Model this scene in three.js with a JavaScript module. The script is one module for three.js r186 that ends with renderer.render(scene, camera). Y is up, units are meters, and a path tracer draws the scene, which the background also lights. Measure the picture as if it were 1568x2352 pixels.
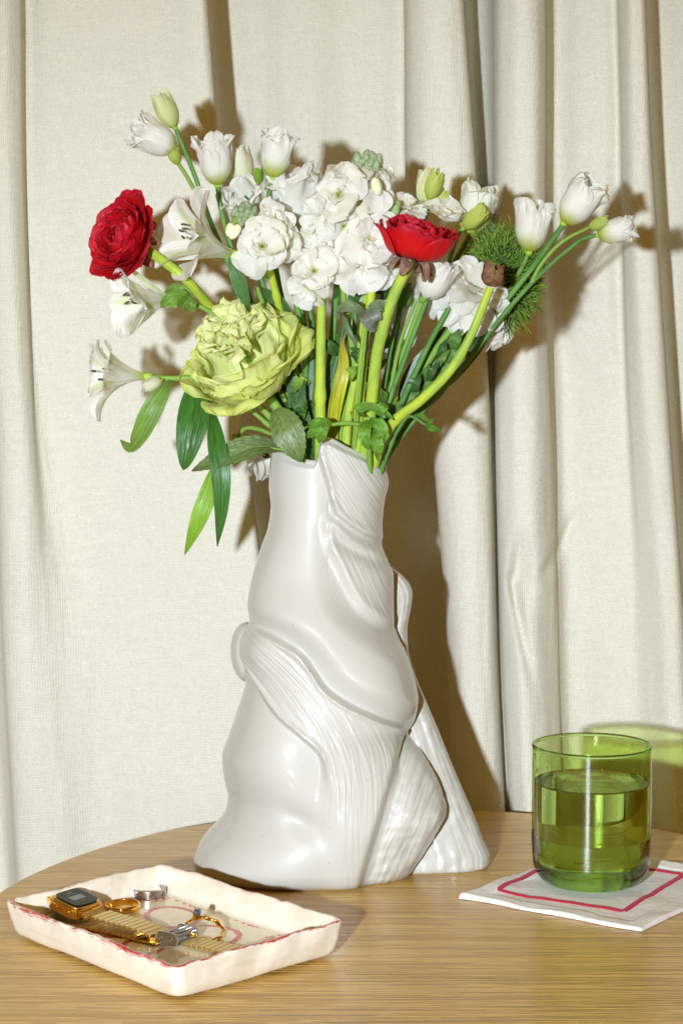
import * as THREE from 'three';
import { mergeGeometries, mergeVertices } from 'three/addons/utils/BufferGeometryUtils.js';
import { RoundedBoxGeometry } from 'three/addons/geometries/RoundedBoxGeometry.js';
import { RectAreaLightUniformsLib } from 'three/addons/lights/RectAreaLightUniformsLib.js';
import { ImprovedNoise } from 'three/addons/math/ImprovedNoise.js';

// ---------- camera, lamps, exposure ----------
const FOCAL = 4900, CAM_H = 0.385, CAM_Z = 1.469, PITCH = 5.14 * Math.PI / 180;
const scene = new THREE.Scene();
const camera = new THREE.PerspectiveCamera(2 * Math.atan(1176 / FOCAL) * 180 / Math.PI, 682 / 1024, 0.05, 20);
camera.position.set(0, CAM_H, CAM_Z);
camera.rotation.x = -PITCH;
const renderer = new THREE.WebGLRenderer({ antialias: true });
renderer.toneMapping = THREE.LinearToneMapping;
renderer.toneMappingExposure = 1.03;
renderer.shadowMap.enabled = true;
renderer.shadowMap.type = THREE.PCFSoftShadowMap;
scene.background = new THREE.Color().setRGB(0.19, 0.088, 0.0);   // dim warm room around the still life
const flash = new THREE.SpotLight(new THREE.Color().setRGB(0.895, 0.99, 1.13), 18.0, 0, 0.45, 1, 2);   // hard flash just beside the lens
flash.position.set(-0.295, 0.415, 1.92);
flash.target.position.set(0, 0.14, 0);
flash.castShadow = true; flash.shadow.radius = 1.2; flash.shadow.mapSize.set(2048, 2048);
scene.add(flash, flash.target);
RectAreaLightUniformsLib.init();
const overhead = new THREE.RectAreaLight(new THREE.Color().setRGB(1, 0.74, 0.3), 0.85, 1.3, 1.1);   // soft warm ceiling lamp high above the table
overhead.position.set(-0.15, 1.75, 0.45); overhead.lookAt(-0.05, 0, 0.1);
scene.add(overhead);

// ---------- helpers ----------
const V = (x, y, z) => new THREE.Vector3(x, y, z);
const lerp = (a, b, t) => a + (b - a) * t, clamp = (x, a = 0, b = 1) => Math.min(b, Math.max(a, x));
const smooth = (a, b, x) => { const t = clamp((x - a) / (b - a)); return t * t * (3 - 2 * t); };
let seed = 7;
const reseed = (n) => { seed = n | 0; };
function rnd() { seed = (seed + 0x6d2b79f5) | 0; let t = Math.imul(seed ^ (seed >>> 15), 1 | seed); t = (t + Math.imul(t ^ (t >>> 7), 61 | t)) ^ t; return ((t ^ (t >>> 14)) >>> 0) / 4294967296; }
const rr = (a, b) => a + (b - a) * rnd();
const perlin = new ImprovedNoise(), N3 = (x, y, z = 0) => perlin.noise(x + 100.37, y + 57.11, z + 31.7);
const fbm = (x, y, z = 0, o = 4) => { let s = 0, a = 0.5; for (let i = 0; i < o; i++) { s += a * N3(x, y, z); x *= 2.03; y *= 2.03; z += 5.3; a *= 0.5; } return s; };
// measured picture coordinates (1568 wide) to a point at depth z, or on a horizontal plane of height y
const CP = Math.cos(PITCH), SP = Math.sin(PITCH);
function sight(px, py) { const x = (px - 784) / FOCAL, y = -(py - 1176) / FOCAL; return V(x, y * CP - SP, -CP - y * SP); }
function at(px, py, z) { const d = sight(px, py), t = (z - CAM_Z) / d.z; return V(d.x * t, CAM_H + d.y * t, z); }
function onPlane(px, py, y = 0) { const d = sight(px, py), t = (y - CAM_H) / d.y; return V(d.x * t, y, CAM_Z + d.z * t); }
const usedNames = {};
function numbered(n) { const k = usedNames[n] = (usedNames[n] ?? -1) + 1; return k ? n + '_' + String(k).padStart(3, '0') : n; }
function tag(o, label, category, group, kind) {
  o.userData.label = label; if (category) o.userData.category = category; if (group) o.userData.group = group; if (kind) o.userData.kind = kind;
  return o;
}
function thing(name, label, category, pos, group) {
  const g = new THREE.Group(); g.name = numbered(name); g.position.copy(pos || V(0, 0, 0));
  tag(g, label, category, group, 'thing'); scene.add(g); return g;
}
const shadowed = (m) => { m.castShadow = true; m.receiveShadow = true; return m; };
// adds a part whose geometry is given in world coordinates to a thing (or to a part of it)
function part(name, geo, mat, parent) {
  const m = shadowed(new THREE.Mesh(geo, mat)); m.name = name;
  if (parent) { let p = parent; const off = V(0, 0, 0); while (p && p !== scene) { off.add(p.position); p = p.parent; } m.position.copy(off).negate(); parent.add(m); }
  return m;
}
function gridGeo(nu, nv, f, closedU = false, colorFn = null) {   // f(u, v) -> Vector3 ; optional colour
  const pos = [], uv = [], idx = [], col = [];
  for (let j = 0; j <= nv; j++) for (let i = 0; i <= nu; i++) {
    const p = f(i / nu, j / nv); pos.push(p.x, p.y, p.z); uv.push(i / nu, j / nv);
    if (colorFn) col.push(...colorFn(i / nu, j / nv));
  }
  for (let j = 0; j < nv; j++) for (let i = 0; i < nu; i++) {
    const a = j * (nu + 1) + i, b = a + 1, c = a + nu + 1, d = c + 1;
    idx.push(a, b, d, a, d, c);
  }
  const g = new THREE.BufferGeometry();
  g.setAttribute('position', new THREE.Float32BufferAttribute(pos, 3)); g.setAttribute('uv', new THREE.Float32BufferAttribute(uv, 2));
  if (colorFn) g.setAttribute('color', new THREE.Float32BufferAttribute(col, 3));
  g.setIndex(idx); g.computeVertexNormals();
  if (closedU) {
    const n = g.attributes.normal, a = V(), b = V();
    for (let j = 0; j <= nv; j++) { const k0 = j * (nu + 1), k1 = k0 + nu; a.fromBufferAttribute(n, k0).add(b.fromBufferAttribute(n, k1)).normalize(); n.setXYZ(k0, a.x, a.y, a.z); n.setXYZ(k1, a.x, a.y, a.z); }
  }
  return g;
}
function canvas(w, h, draw) { const c = document.createElement('canvas'); c.width = w; c.height = h; draw(c.getContext('2d'), w, h); return c; }
function canvasTex(c, srgb = true) {
  const t = new THREE.CanvasTexture(c); t.wrapS = t.wrapT = THREE.RepeatWrapping; t.magFilter = THREE.LinearFilter;
  if (srgb) t.colorSpace = THREE.SRGBColorSpace; return t;
}
const rgb = (r, g, b) => new THREE.Color().setRGB(r, g, b);
const std = (c, rough, o = {}) => new THREE.MeshPhysicalMaterial({ color: c, roughness: rough, side: THREE.DoubleSide, ...o });
// ---------- curtain ----------
let weave, weaveTex;
{
  const LV = [0, 500, 1000, 1500, 2050];
  // [px at five heights], [depth at five heights]
  const F = -0.205, R = -0.325;
  const K = [
    [[-420], [-0.22]], [[-300], [-0.26]], [[-180, -170, -150, -110, -60], [-0.245]], [[-130, -100, -60, -30, 10], [-0.25]], [[-100, -70, -24, 2, 30], [-0.235, -0.235, -0.23, -0.23, -0.235]],
    [[-60, -40, 0, 20, 50], [-0.205]], [[10, 20, 45, 70, 100], [-0.2]], [[42, 52, 76, 110, 150], [-0.212, -0.212, -0.208, -0.204, -0.2]],
    [[54, 64, 92, 150, 190], [-0.235, -0.232, -0.222, -0.21, -0.206]], [[66, 76, 110, 185, 230], [-0.237, -0.233, -0.226, -0.214, -0.21]],
    [[105, 120, 160, 230, 275], [-0.229, -0.229, -0.226, -0.217, -0.211]], [[200, 215, 250, 310, 340], [-0.226, -0.226, -0.224, -0.22, -0.213]], [[300, 315, 340, 390, 420], [-0.222, -0.221, -0.219, -0.218, -0.214]],
    [[390, 420, 440, 480, 510], [-0.212, -0.211, -0.211, -0.212, -0.212]], [[445, 490, 520, 560, 590], [-0.204, -0.204, -0.205, -0.206, -0.207]], [[468, 514, 556, 610, 632], [-0.206, -0.206, -0.207, -0.207, -0.207]],
    [[477, 522, 566, 620, 642], [-0.225]], [[470, 516, 560, 610, 634], [-0.285]], [[490, 535, 580, 625, 650], [R]], [[535, 575, 610, 650, 680], [-0.33]], [[575, 610, 650, 680, 720], [-0.326]],
    [[604, 632, 680, 710, 745], [-0.325]], [[650, 670, 710, 740, 770], [-0.318]], [[715, 730, 760, 780, 800], [-0.315]], [[790, 800, 820, 835, 850], [-0.323]], [[870, 880, 910, 930, 930], [-0.318]],
    [[925, 935, 985, 1020, 1030], [-0.32]], [[932, 945, 998, 1030, 1042], [-0.29]], [[926, 938, 992, 1024, 1036], [-0.245]], [[940, 952, 1004, 1036, 1050], [-0.22]], [[980, 990, 1040, 1065, 1080], [-0.206]], [[1025, 1050, 1085, 1105, 1125], [-0.202]],
    [[1058, 1090, 1117, 1132, 1156], [-0.208]], [[1066, 1099, 1125, 1142, 1168], [-0.23]], [[1062, 1096, 1123, 1140, 1166], [-0.275, -0.27, -0.25, -0.245, -0.245]], [[1085, 1110, 1131, 1146, 1172], [-0.31, -0.295, -0.258, -0.25, -0.25]], [[1112, 1124, 1136, 1152, 1177], [-0.3, -0.285, -0.254, -0.247, -0.247]],
    [[1132, 1134, 1138, 1156, 1180], [-0.27, -0.265, -0.246, -0.243, -0.243]], [[1136, 1138, 1140, 1158, 1181], [-0.245, -0.243, -0.236, -0.235, -0.235]], [[1150, 1150, 1152, 1170, 1192], [-0.222]], [[1185, 1185, 1185, 1200, 1225], [-0.208]], [[1222, 1225, 1230, 1232, 1260], [-0.208, -0.207, -0.208, -0.212, -0.214]],
    [[1244, 1248, 1258, 1262, 1288], [-0.218, -0.218, -0.222, -0.226, -0.224]], [[1250, 1254, 1266, 1278, 1300], [-0.238, -0.238, -0.238, -0.236, -0.24]], [[1252, 1256, 1268, 1286, 1306], [-0.266, -0.266, -0.262, -0.25, -0.254]], [[1275, 1280, 1292, 1306, 1330], [-0.28, -0.28, -0.272, -0.26, -0.262]],
    [[1330, 1335, 1345, 1360, 1380], [-0.268, -0.268, -0.266, -0.258, -0.262]], [[1385, 1390, 1400, 1410, 1440], [-0.262, -0.262, -0.26, -0.256, -0.258]], [[1412, 1420, 1438, 1460, 1490], [-0.264, -0.264, -0.258, -0.25, -0.25]], [[1424, 1432, 1456, 1490, 1515], [-0.24, -0.24, -0.24, -0.238, -0.24]],
    [[1446, 1456, 1490, 1530, 1560], [-0.222]], [[1470, 1492, 1528, 1562, 1600], [-0.222]], [[1481, 1504, 1540, 1576, 1615], [-0.245]], [[1475, 1498, 1534, 1570, 1608], [-0.31]], [[1500, 1522, 1556, 1590, 1630], [-0.335]], [[1560, 1580, 1600, 1640, 1680], [-0.325]], [[1660, 1670, 1690, 1720, 1750], [-0.3]],
    [[1760, 1765, 1775, 1800, 1830], [-0.24]], [[1850, 1850, 1860, 1880, 1900], [-0.22]], [[1950, 1950, 1960, 1970, 1990], [-0.26]], [[2060], [-0.3]],
  ];
  const pick = (a, k) => a.length === 1 ? a[0] : a[k];
  const fit = (vals, y) => {                                       // smooth interpolation between the five heights
    if (y <= LV[0]) return vals[0] + (vals[1] - vals[0]) / 500 * (y - LV[0]) * 0.6;
    if (y >= LV[4]) return vals[4] + (vals[4] - vals[3]) / 550 * (y - LV[4]) * 0.5;
    let k = 0; while (y > LV[k + 1]) k++;
    const t = (y - LV[k]) / (LV[k + 1] - LV[k]), m = (i) => i <= 0 ? (vals[1] - vals[0]) / (LV[1] - LV[0]) : i >= 4 ? (vals[4] - vals[3]) / (LV[4] - LV[3]) : (vals[i + 1] - vals[i - 1]) / (LV[i + 1] - LV[i - 1]);
    const h = LV[k + 1] - LV[k], t2 = t * t, t3 = t2 * t;
    return (2 * t3 - 3 * t2 + 1) * vals[k] + (t3 - 2 * t2 + t) * h * m(k) + (-2 * t3 + 3 * t2) * vals[k + 1] + (t3 - t2) * h * m(k + 1);
  };
  const rows = 240, SUB = 9, pos = [], uv = [], idx = [];
  let cols = 0;
  for (let r = 0; r <= rows; r++) {
    const py = -420 + (2900 + 420) * r / rows, Y = at(784, py, -0.26).y;
    const pts = K.map(([xs, zs]) => { const z = fit([0, 1, 2, 3, 4].map((k) => pick(zs, k)), clamp(py, -200, 2300)); return V(at(fit([0, 1, 2, 3, 4].map((k) => pick(xs, k)), py), py, z).x, 0, z); });
    const curve = new THREE.CatmullRomCurve3(pts, false, 'centripetal'), n = (pts.length - 1) * SUB; cols = n;
    let run = 0, last = null;
    for (let i = 0; i <= n; i++) {
      const p = curve.getPoint(i / n);
      if (last) run += p.distanceTo(last); last = p.clone();
      const w = i / SUB, px = 784 + p.x / (CAM_Z - p.z) * FOCAL;
      let z = p.z + 0.004 * fbm(w * 0.35, Y * 3.1, 2) + 0.0022 * fbm(w * 0.8, Y * 9, 9);
      const dim = Math.exp(-(((px - 1186) / 40) ** 2) - ((py - 1300) / 75) ** 2);          // pulled dimple in the fourth fold
      z -= 0.02 * dim * smooth(1160, 1200, px);
      const cr = (px - 1178 - (py - 1310) * 0.22);
      z -= 0.01 * Math.exp(-((cr / 12) ** 2)) * smooth(1290, 1330, py) * (1 - smooth(1400, 1600, py));
      z -= 0.006 * Math.exp(-(((px - 1255 + (py - 1310) * 0.55) / 16) ** 2)) * smooth(1130, 1240, py) * (1 - smooth(1290, 1330, py));
      pos.push(p.x + 0.0025 * N3(w * 0.3, Y * 4, 5), Y, z); uv.push(run, Y);
    }
  }
  for (let r = 0; r < rows; r++) for (let i = 0; i < cols; i++) { const a = r * (cols + 1) + i, b = a + 1, c = a + cols + 1, d = c + 1; idx.push(a, c, b, b, c, d); }
  const g = new THREE.BufferGeometry();
  g.setAttribute('position', new THREE.Float32BufferAttribute(pos, 3)); g.setAttribute('uv', new THREE.Float32BufferAttribute(uv, 2)); g.setIndex(idx); g.computeVertexNormals();
  // woven linen: threads of uneven thickness crossing over and under
  const S = 1024, TH = 176, per = S / TH;
  reseed(11);
  const NT = Array.from({ length: 4096 }, () => rr(-1, 1) * rnd());
  const hgt = new Uint8Array(S * S * 4), colr = new Uint8Array(S * S * 4);
  for (let y = 0; y < S; y++) for (let x = 0; x < S; x++) {
    const A = 2 * Math.PI / S, nx = 2.2 * Math.sin(y * A * 3 + 4 * Math.sin(x * A)) , ny = 2.2 * Math.sin(x * A * 4 + 3 * Math.sin(y * A * 2));
    const fx = (x + nx + S) / per, fy = (y + ny + S) / per, ix = Math.floor(fx) % TH, iy = Math.floor(fy) % TH, u = fx - Math.floor(fx) - 0.5, v = fy - Math.floor(fy) - 0.5;
    const over = (ix + iy) & 1;
    const q1 = 0.92 + 0.3 * NT[(ix * 7 + (iy >> 3) * 131) & 4095], q2 = 0.92 + 0.34 * NT[(iy * 11 + (ix >> 3) * 173) & 4095], dot = NT[(ix * 31 + iy * 57) & 4095];
    const warp = Math.max(0, 1 - (u / (0.5 * q1)) ** 2) * (over ? 1 - v * v * 1.6 : 0.42), weft = Math.max(0, 1 - (v / (0.5 * q2)) ** 2) * (over ? 0.42 : 1 - u * u * 1.6);
    const h = clamp(Math.max(warp, weft)), k = (y * S + x) * 4, t = 0.95 + 0.06 * h + 0.035 * dot + rr(-0.015, 0.015);
    hgt[k] = hgt[k + 1] = hgt[k + 2] = h * 255; hgt[k + 3] = 255;
    colr[k] = clamp(t * 0.965) * 255; colr[k + 1] = clamp(t * 0.965) * 255; colr[k + 2] = clamp(t * (0.945 + 0.02 * h)) * 255; colr[k + 3] = 255;
  }
  const tex = weaveTex = (d, srgb, rep = 4.4) => { const t = new THREE.DataTexture(d, S, S); t.wrapS = t.wrapT = THREE.RepeatWrapping; t.magFilter = THREE.LinearFilter; t.repeat.set(rep, rep); if (srgb) t.colorSpace = THREE.SRGBColorSpace; t.needsUpdate = true; return t; };
  weave = { colr, hgt };
  const m = std(rgb(0.83, 0.81, 0.68), 0.95, { map: tex(colr, true), bumpMap: tex(hgt, false), bumpScale: 0.0006, transmission: 0.05, sheen: 0.2, sheenRoughness: 0.6, sheenColor: rgb(1, 0.97, 0.9), specularIntensity: 0.3 });
  const c = shadowed(new THREE.Mesh(g, m)); c.name = 'curtain'; scene.add(c);
  tag(c, 'cream woven linen curtain hanging in deep vertical folds behind the table', 'curtain', null, 'thing');
}

// ---------- round oak table ----------
{
  const CX = 0.0568, CZ = 0.0892, RAD = 0.284, EDGE = 0.006, T = 0.024;
  const t = thing('round_table', 'round light oak table with visible grain carrying vase, tray and glass', 'table', V(CX, -T, CZ));
  const prof = [[0, 0], [RAD * 0.5, 0], [RAD - EDGE, 0]];
  for (let i = 1; i <= 6; i++) { const a = i / 6 * Math.PI / 2; prof.push([RAD - EDGE + EDGE * Math.sin(a), -EDGE + EDGE * Math.cos(a)]); }
  prof.push([RAD, -T + 0.004], [RAD - 0.004, -T], [0, -T]);
  const g = new THREE.LatheGeometry(prof.map((p) => new THREE.Vector2(...p)), 180), p = g.attributes.position, uv = g.attributes.uv, SZ = 0.62;
  for (let i = 0; i < p.count; i++) uv.setXY(i, (p.getX(i) + 0.31) / SZ, (p.getZ(i) + 0.31 + p.getY(i)) / SZ);
  for (let i = 0; i < p.count; i++) { const x = p.getX(i), z = p.getZ(i); p.setZ(i, z > 0 ? z * 1.9 : z); p.setX(i, x - 0.014 * smooth(-0.15, 0.05, z) * smooth(0, 0.15, -x)); }
  for (let i = 0; i < p.count; i++) uv.setXY(i, (p.getX(i) + 0.31) / SZ, (p.getZ(i) + 0.31 + p.getY(i)) / SZ);
  g.translate(CX, 0, CZ); g.computeVertexNormals();
  // oak: long grain lines along x, open pores as fine dashes
  reseed(23);
  const S = 2048, col = new Uint8Array(S * S * 4), bmp = new Uint8Array(S * S * 4), pore = new Float32Array(S * S);
  for (let k = 0; k < 15000; k++) {
    const y0 = Math.floor(rr(0, S)), band = 0.5 + 0.5 * N3(1.3, y0 / 34, 4) + 0.35 * N3(7.3, y0 / 9, 2);
    if (rnd() > band + 0.08) continue;
    const x0 = rr(0, S), big = rnd() < 0.16, len = rr(20, 150) * (big ? 2.6 : 1), w = big ? rr(1.6, 3.2) : rr(0.5, 1.6), dep = rr(0.35, 1), slope = rr(-0.012, 0.012);
    for (let x = 0; x < len; x++) {
      const xx = Math.floor(x0 + x) % S, yc = y0 + slope * x + 5 * Math.sin((x0 + x) / S * 6.283 + y0 / 300) + 1.2 * N3(x0 / 40 + x / 40, y0, 1), e = Math.min(1, Math.min(x, len - x) / 7);
      for (let d = -5; d <= 5; d++) { const yy = (Math.floor(yc) + d + S) % S, q = dep * e * Math.exp(-(((yc - Math.floor(yc)) - d) ** 2) / (w * w * 0.6)), k2 = yy * S + xx; if (q > pore[k2]) pore[k2] = q; }
    }
  }
  for (let y = 0; y < S; y++) for (let x = 0; x < S; x++) {
    const k = (y * S + x) * 4, yy = y + 5 * Math.sin(x / S * 6.283 + y / 300) , wv = fbm(x / 700, yy / 46, 3, 3), fine = N3(x / 90, yy / 3.2, 8), mid = N3(x / 260, yy / 11, 5), line = N3(x / 420, yy / 8.5 + 0.6 * N3(x / 300, y / 60, 2), 15);
    const l = clamp(0.55 + 0.32 * wv + 0.24 * fine + 0.2 * mid - 0.32 * smooth(0.12, 0.5, line)), q = pore[y * S + x];
    const c = [lerp(0.52, 0.78, l), lerp(0.315, 0.5, l), lerp(0.065, 0.128, l)];
    const a = 1 - 0.62 * q;
    col[k] = clamp(Math.pow(c[0] * lerp(1, a, 0.85), 1 / 2.2)) * 255; col[k + 1] = clamp(Math.pow(c[1] * a, 1 / 2.2)) * 255; col[k + 2] = clamp(Math.pow(c[2] * a * lerp(1, 0.8, q), 1 / 2.2)) * 255; col[k + 3] = 255;
    bmp[k] = bmp[k + 1] = bmp[k + 2] = clamp(0.72 + 0.1 * fine + 0.12 * mid - 0.25 * smooth(0.12, 0.5, line) - 0.6 * q) * 255; bmp[k + 3] = 255;
  }
  const tex = (d, srgb) => { const tt = new THREE.DataTexture(d, S, S); tt.wrapS = tt.wrapT = THREE.RepeatWrapping; tt.magFilter = THREE.LinearFilter; if (srgb) tt.colorSpace = THREE.SRGBColorSpace; tt.needsUpdate = true; return tt; };
  const m = std(rgb(1, 1, 1), 0.3, { map: tex(col, true), bumpMap: tex(bmp, false), bumpScale: 0.0007, clearcoat: 0.25, clearcoatRoughness: 0.3 });
  part('tabletop', g, m, t);
  const leg = new THREE.LatheGeometry([[0.0, -0.7], [0.2, -0.7], [0.2, -0.685], [0.04, -0.66], [0.03, -0.4], [0.045, -T - 0.03], [0.11, -T - 0.012], [0.11, -T - 0.0005], [0, -T - 0.0005]].map((q) => new THREE.Vector2(...q)), 48);
  leg.translate(CX, 0, CZ);
  part('pedestal', leg, m, t);
}
// ---------- sculpted white vase ----------
const vasePoint = (px, py, z = 0) => at(px, py, z);
const spline = (pts) => {                                            // monotone-ish smooth function through [y, v] pairs
  const p = pts.slice().sort((a, b) => a[0] - b[0]);
  return (y) => {
    if (y <= p[0][0]) return p[0][1]; if (y >= p[p.length - 1][0]) return p[p.length - 1][1];
    let k = 0; while (y > p[k + 1][0]) k++;
    const h = p[k + 1][0] - p[k][0], t = (y - p[k][0]) / h, d = (i) => { if (i <= 0 || i >= p.length - 1) return (p[Math.min(i + 1, p.length - 1)][1] - p[Math.max(i - 1, 0)][1]) / (p[Math.min(i + 1, p.length - 1)][0] - p[Math.max(i - 1, 0)][0]);
      const a = (p[i][1] - p[i - 1][1]) / (p[i][0] - p[i - 1][0]), b = (p[i + 1][1] - p[i][1]) / (p[i + 1][0] - p[i][0]); return a * b <= 0 ? 0 : 2 * a * b / (a + b); };
    const t2 = t * t, t3 = t2 * t;
    return (2 * t3 - 3 * t2 + 1) * p[k][1] + (t3 - 2 * t2 + t) * h * d(k) + (-2 * t3 + 3 * t2) * p[k + 1][1] + (t3 - t2) * h * d(k + 1);
  };
};
const glaze = std(rgb(0.49, 0.48, 0.415), 0.55, { clearcoat: 1, clearcoatRoughness: 0.13, specularIntensity: 0.8 });
{
  const vase = thing('vase', 'glossy white ceramic vase sculpted like draped cloth holding the flowers', 'vase', V(0, 0, 0));
  const side = (list) => spline(list.map(([px, py]) => { const p = at(px, py, 0); return [p.y, p.x]; }));
  const L = side([[622, 1030], [621, 1050], [617, 1080], [617, 1120], [621, 1160], [615, 1210], [598, 1260], [583, 1310], [574, 1360], [571, 1405], [572, 1432], [562, 1450], [555, 1475], [554, 1505], [560, 1540], [563, 1570], [558, 1590], [545, 1630], [525, 1690], [509, 1740], [514, 1790], [523, 1830], [518, 1860], [500, 1890], [472, 1920], [452, 1950], [443, 1975], [444, 1990]]);
  const Rt = side([[884, 1000], [888, 1080], [891, 1105], [882, 1150], [877, 1200], [878, 1250], [892, 1290], [904, 1320], [905, 1430], [914, 1460], [938, 1510], [956, 1570], [962, 1610], [954, 1650], [938, 1682], [965, 1720], [988, 1757], [1005, 1790], [1018, 1826], [1025, 1846], [1024, 1858], [1014, 1880], [1002, 1902], [975, 1948], [952, 1980], [944, 1998]]);
  const depth = spline([[0, 0.060], [0.012, 0.064], [0.05, 0.063], [0.1, 0.058], [0.15, 0.052], [0.2, 0.044], [0.25, 0.037], [0.28, 0.036], [0.31, 0.036]]);
  const rim = spline([[560, 1046], [622, 1042], [640, 1046], [680, 1058], [722, 1064], [728, 1050], [735, 1012], [742, 1008], [800, 1032], [860, 1062], [880, 1076], [888, 1092], [960, 1096]]);
  // signed distance to a polygon in picture-measured units (inside positive)
  const sdPoly = (P) => { const n = P.length, xs = P.map((p) => p[0]), ys = P.map((p) => p[1]), x0 = Math.min(...xs) - 60, x1 = Math.max(...xs) + 60, y0 = Math.min(...ys) - 60, y1 = Math.max(...ys) + 60;
    return (x, y) => {
      if (x < x0 || x > x1 || y < y0 || y > y1) return -60;
      let d = 1e9, ins = false;
      for (let i = 0, j = n - 1; i < n; j = i++) {
        const [ax, ay] = P[i], [bx, by] = P[j], ex = bx - ax, ey = by - ay, t = clamp(((x - ax) * ex + (y - ay) * ey) / (ex * ex + ey * ey)), dx = x - ax - ex * t, dy = y - ay - ey * t;
        d = Math.min(d, dx * dx + dy * dy);
        if ((ay > y) !== (by > y) && x < (bx - ax) * (y - ay) / (by - ay) + ax) ins = !ins;
      }
      return Math.sqrt(d) * (ins ? 1 : -1);
    }; };
  const rounded = (pts) => { const c = new THREE.CatmullRomCurve3(pts.map(([x, y]) => V(x, y, 0)), true, 'centripetal'); return c.getPoints(pts.length * 5).slice(0, -1).map((p) => [p.x, p.y]); };
  const lineDist = (P) => (x, y) => { let d = 1e9, s = 1, tt = 0; for (let i = 0; i < P.length - 1; i++) { const [ax, ay] = P[i], [bx, by] = P[i + 1], ex = bx - ax, ey = by - ay, t = clamp(((x - ax) * ex + (y - ay) * ey) / (ex * ex + ey * ey)), dx = x - ax - ex * t, dy = y - ay - ey * t, q = Math.hypot(dx, dy); if (q < d) { d = q; s = ex * dy - ey * dx > 0 ? 1 : -1; tt = (i + t) / (P.length - 1); } } return [d * s, tt]; };
  const sheetA = sdPoly([[735, 1000], [960, 1060], [960, 1300], [905, 1280], [870, 1250], [835, 1235], [800, 1212], [770, 1186], [758, 1150], [746, 1100], [730, 1040]]);
  const sheetB = sdPoly(rounded([[752, 1190], [775, 1195], [800, 1222], [850, 1262], [960, 1290], [960, 1480], [915, 1468], [872, 1440], [825, 1402], [795, 1352], [772, 1305], [752, 1262], [744, 1222]]));
  const sheetD = sdPoly(rounded([[548, 1510], [556, 1466], [577, 1447], [603, 1455], [645, 1472], [692, 1500], [722, 1540], [748, 1578], [800, 1615], [870, 1652], [928, 1690], [915, 1760], [890, 1860], [865, 1930], [838, 2035], [838, 2100], [768, 2100], [764, 2000], [758, 1900], [748, 1800], [736, 1730], [690, 1684], [640, 1644], [600, 1595], [572, 1555]]));
  const belly = sdPoly(rounded([[520, 1360], [560, 1180], [740, 1150], [765, 1290], [790, 1375], [830, 1420], [880, 1452], [935, 1495], [962, 1560], [975, 1640], [950, 1668], [870, 1642], [800, 1606], [752, 1570], [725, 1532], [692, 1492], [640, 1462], [530, 1436]]));
  const crease = lineDist([[938, 1680], [925, 1705], [912, 1760], [900, 1810], [880, 1880], [862, 1940], [845, 2000], [832, 2060]]);
  const ridgeF = lineDist([[945, 1700], [985, 1770], [1010, 1840], [995, 1890], [960, 1950], [925, 2010]]);
  const groove = (x, y, ang, f1, f2) => { const c = Math.cos(ang), s = Math.sin(ang), a = x * c + y * s, b = -x * s + y * c; return 0.65 * N3(a / 120, b / f1, 3) + 0.35 * N3(a / 60, b / f2, 9); };
  const bump = (x, y, cx, cy, rx, ry, rot = 0) => { const c = Math.cos(rot), s = Math.sin(rot), dx = x - cx, dy = y - cy, a = (dx * c + dy * s) / rx, b = (-dx * s + dy * c) / ry; return Math.exp(-(a * a + b * b)); };
  function relief(x, y) {                                             // height of the modelling over the plain body, in metres
    let h = 0;
    const a = sheetA(x, y), b = sheetB(x, y), d = sheetD(x, y), e = belly(x, y);
    const sa = smooth(-7, 8, a), sb = smooth(-16, 20, b), low = smooth(1730, 1860, y), sd = smooth(-7 - 26 * low, 8 + 22 * low, d), se = smooth(-14, 60, e);
    h += 0.0062 * sa + 0.0012 * Math.exp(-(((a - 9) / 8) ** 2));
    h += 0.0045 * sb * (1 - sa) + 0.0014 * Math.exp(-(((b - 14) / 10) ** 2)) * (1 - sa);
    h -= 0.004 * bump(x, y, 815, 1268, 70, 16, 0.55) * (1 - sa);      // hollow below the upper sheet
    const nk = (1 - smooth(1200, 1360, y)), nx = clamp(1 - ((x - 681) / 72) ** 2);                // smooth tubular neck beside the upper sheet
    h += nk * 0.0042 * Math.sqrt(nx) * (1 - sa);
    h += 0.0105 * se * (1 - 0.55 * sd) * smooth(1180, 1480, y);
    h += 0.0045 * bump(x, y, 690, 1440, 100, 55, 0.5) + 0.004 * bump(x, y, 880, 1570, 80, 60, 0.7);
    h += (0.0080 - 0.0035 * low) * sd + 0.0015 * Math.exp(-(((d - 7) / 7) ** 2)) * (1 - smooth(1700, 1800, y));
    h += 0.004 * bump(x, y, 600, 1500, 40, 40);
    // lower left: rounded thigh, waist hollow, foot
    h += 0.0075 * bump(x, y, 628, 1730, 90, 120, -0.25) * (1 - sd) - 0.003 * bump(x, y, 560, 1850, 80, 45, 0.1) - 0.004 * bump(x, y, 690, 1880, 45, 26, 0.6);
    h += 0.005 * bump(x, y, 650, 1980, 140, 75) * (1 - sd);
    // hanging cloth right of the deep crease
    const [cd, ct] = crease(x, y), right = cd < 0 ? 1 : 0, q = Math.abs(cd);
    if (y > 1640) {
      const on = smooth(1650, 1730, y);
      h -= on * 0.0062 * Math.exp(-((q / (right ? 34 : 13)) ** 2));
      const [rd] = ridgeF(x, y); h += on * (0.0045 * Math.exp(-((rd / 22) ** 2)) + 0.006 * clamp((q - 8) / 85)) * (right ? 1 : 0) * smooth(4, 22, q);
      h -= on * 0.004 * bump(x, y, 930, 1970, 30, 60, 0.4);
    }
    // combed grooves in the cloth only
    h += sa * (0.00042 * groove(x, y, 1.0, 9, 4.5) + 0.00028 * groove(x, y, 1.04, 3.2, 2.4));
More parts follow.
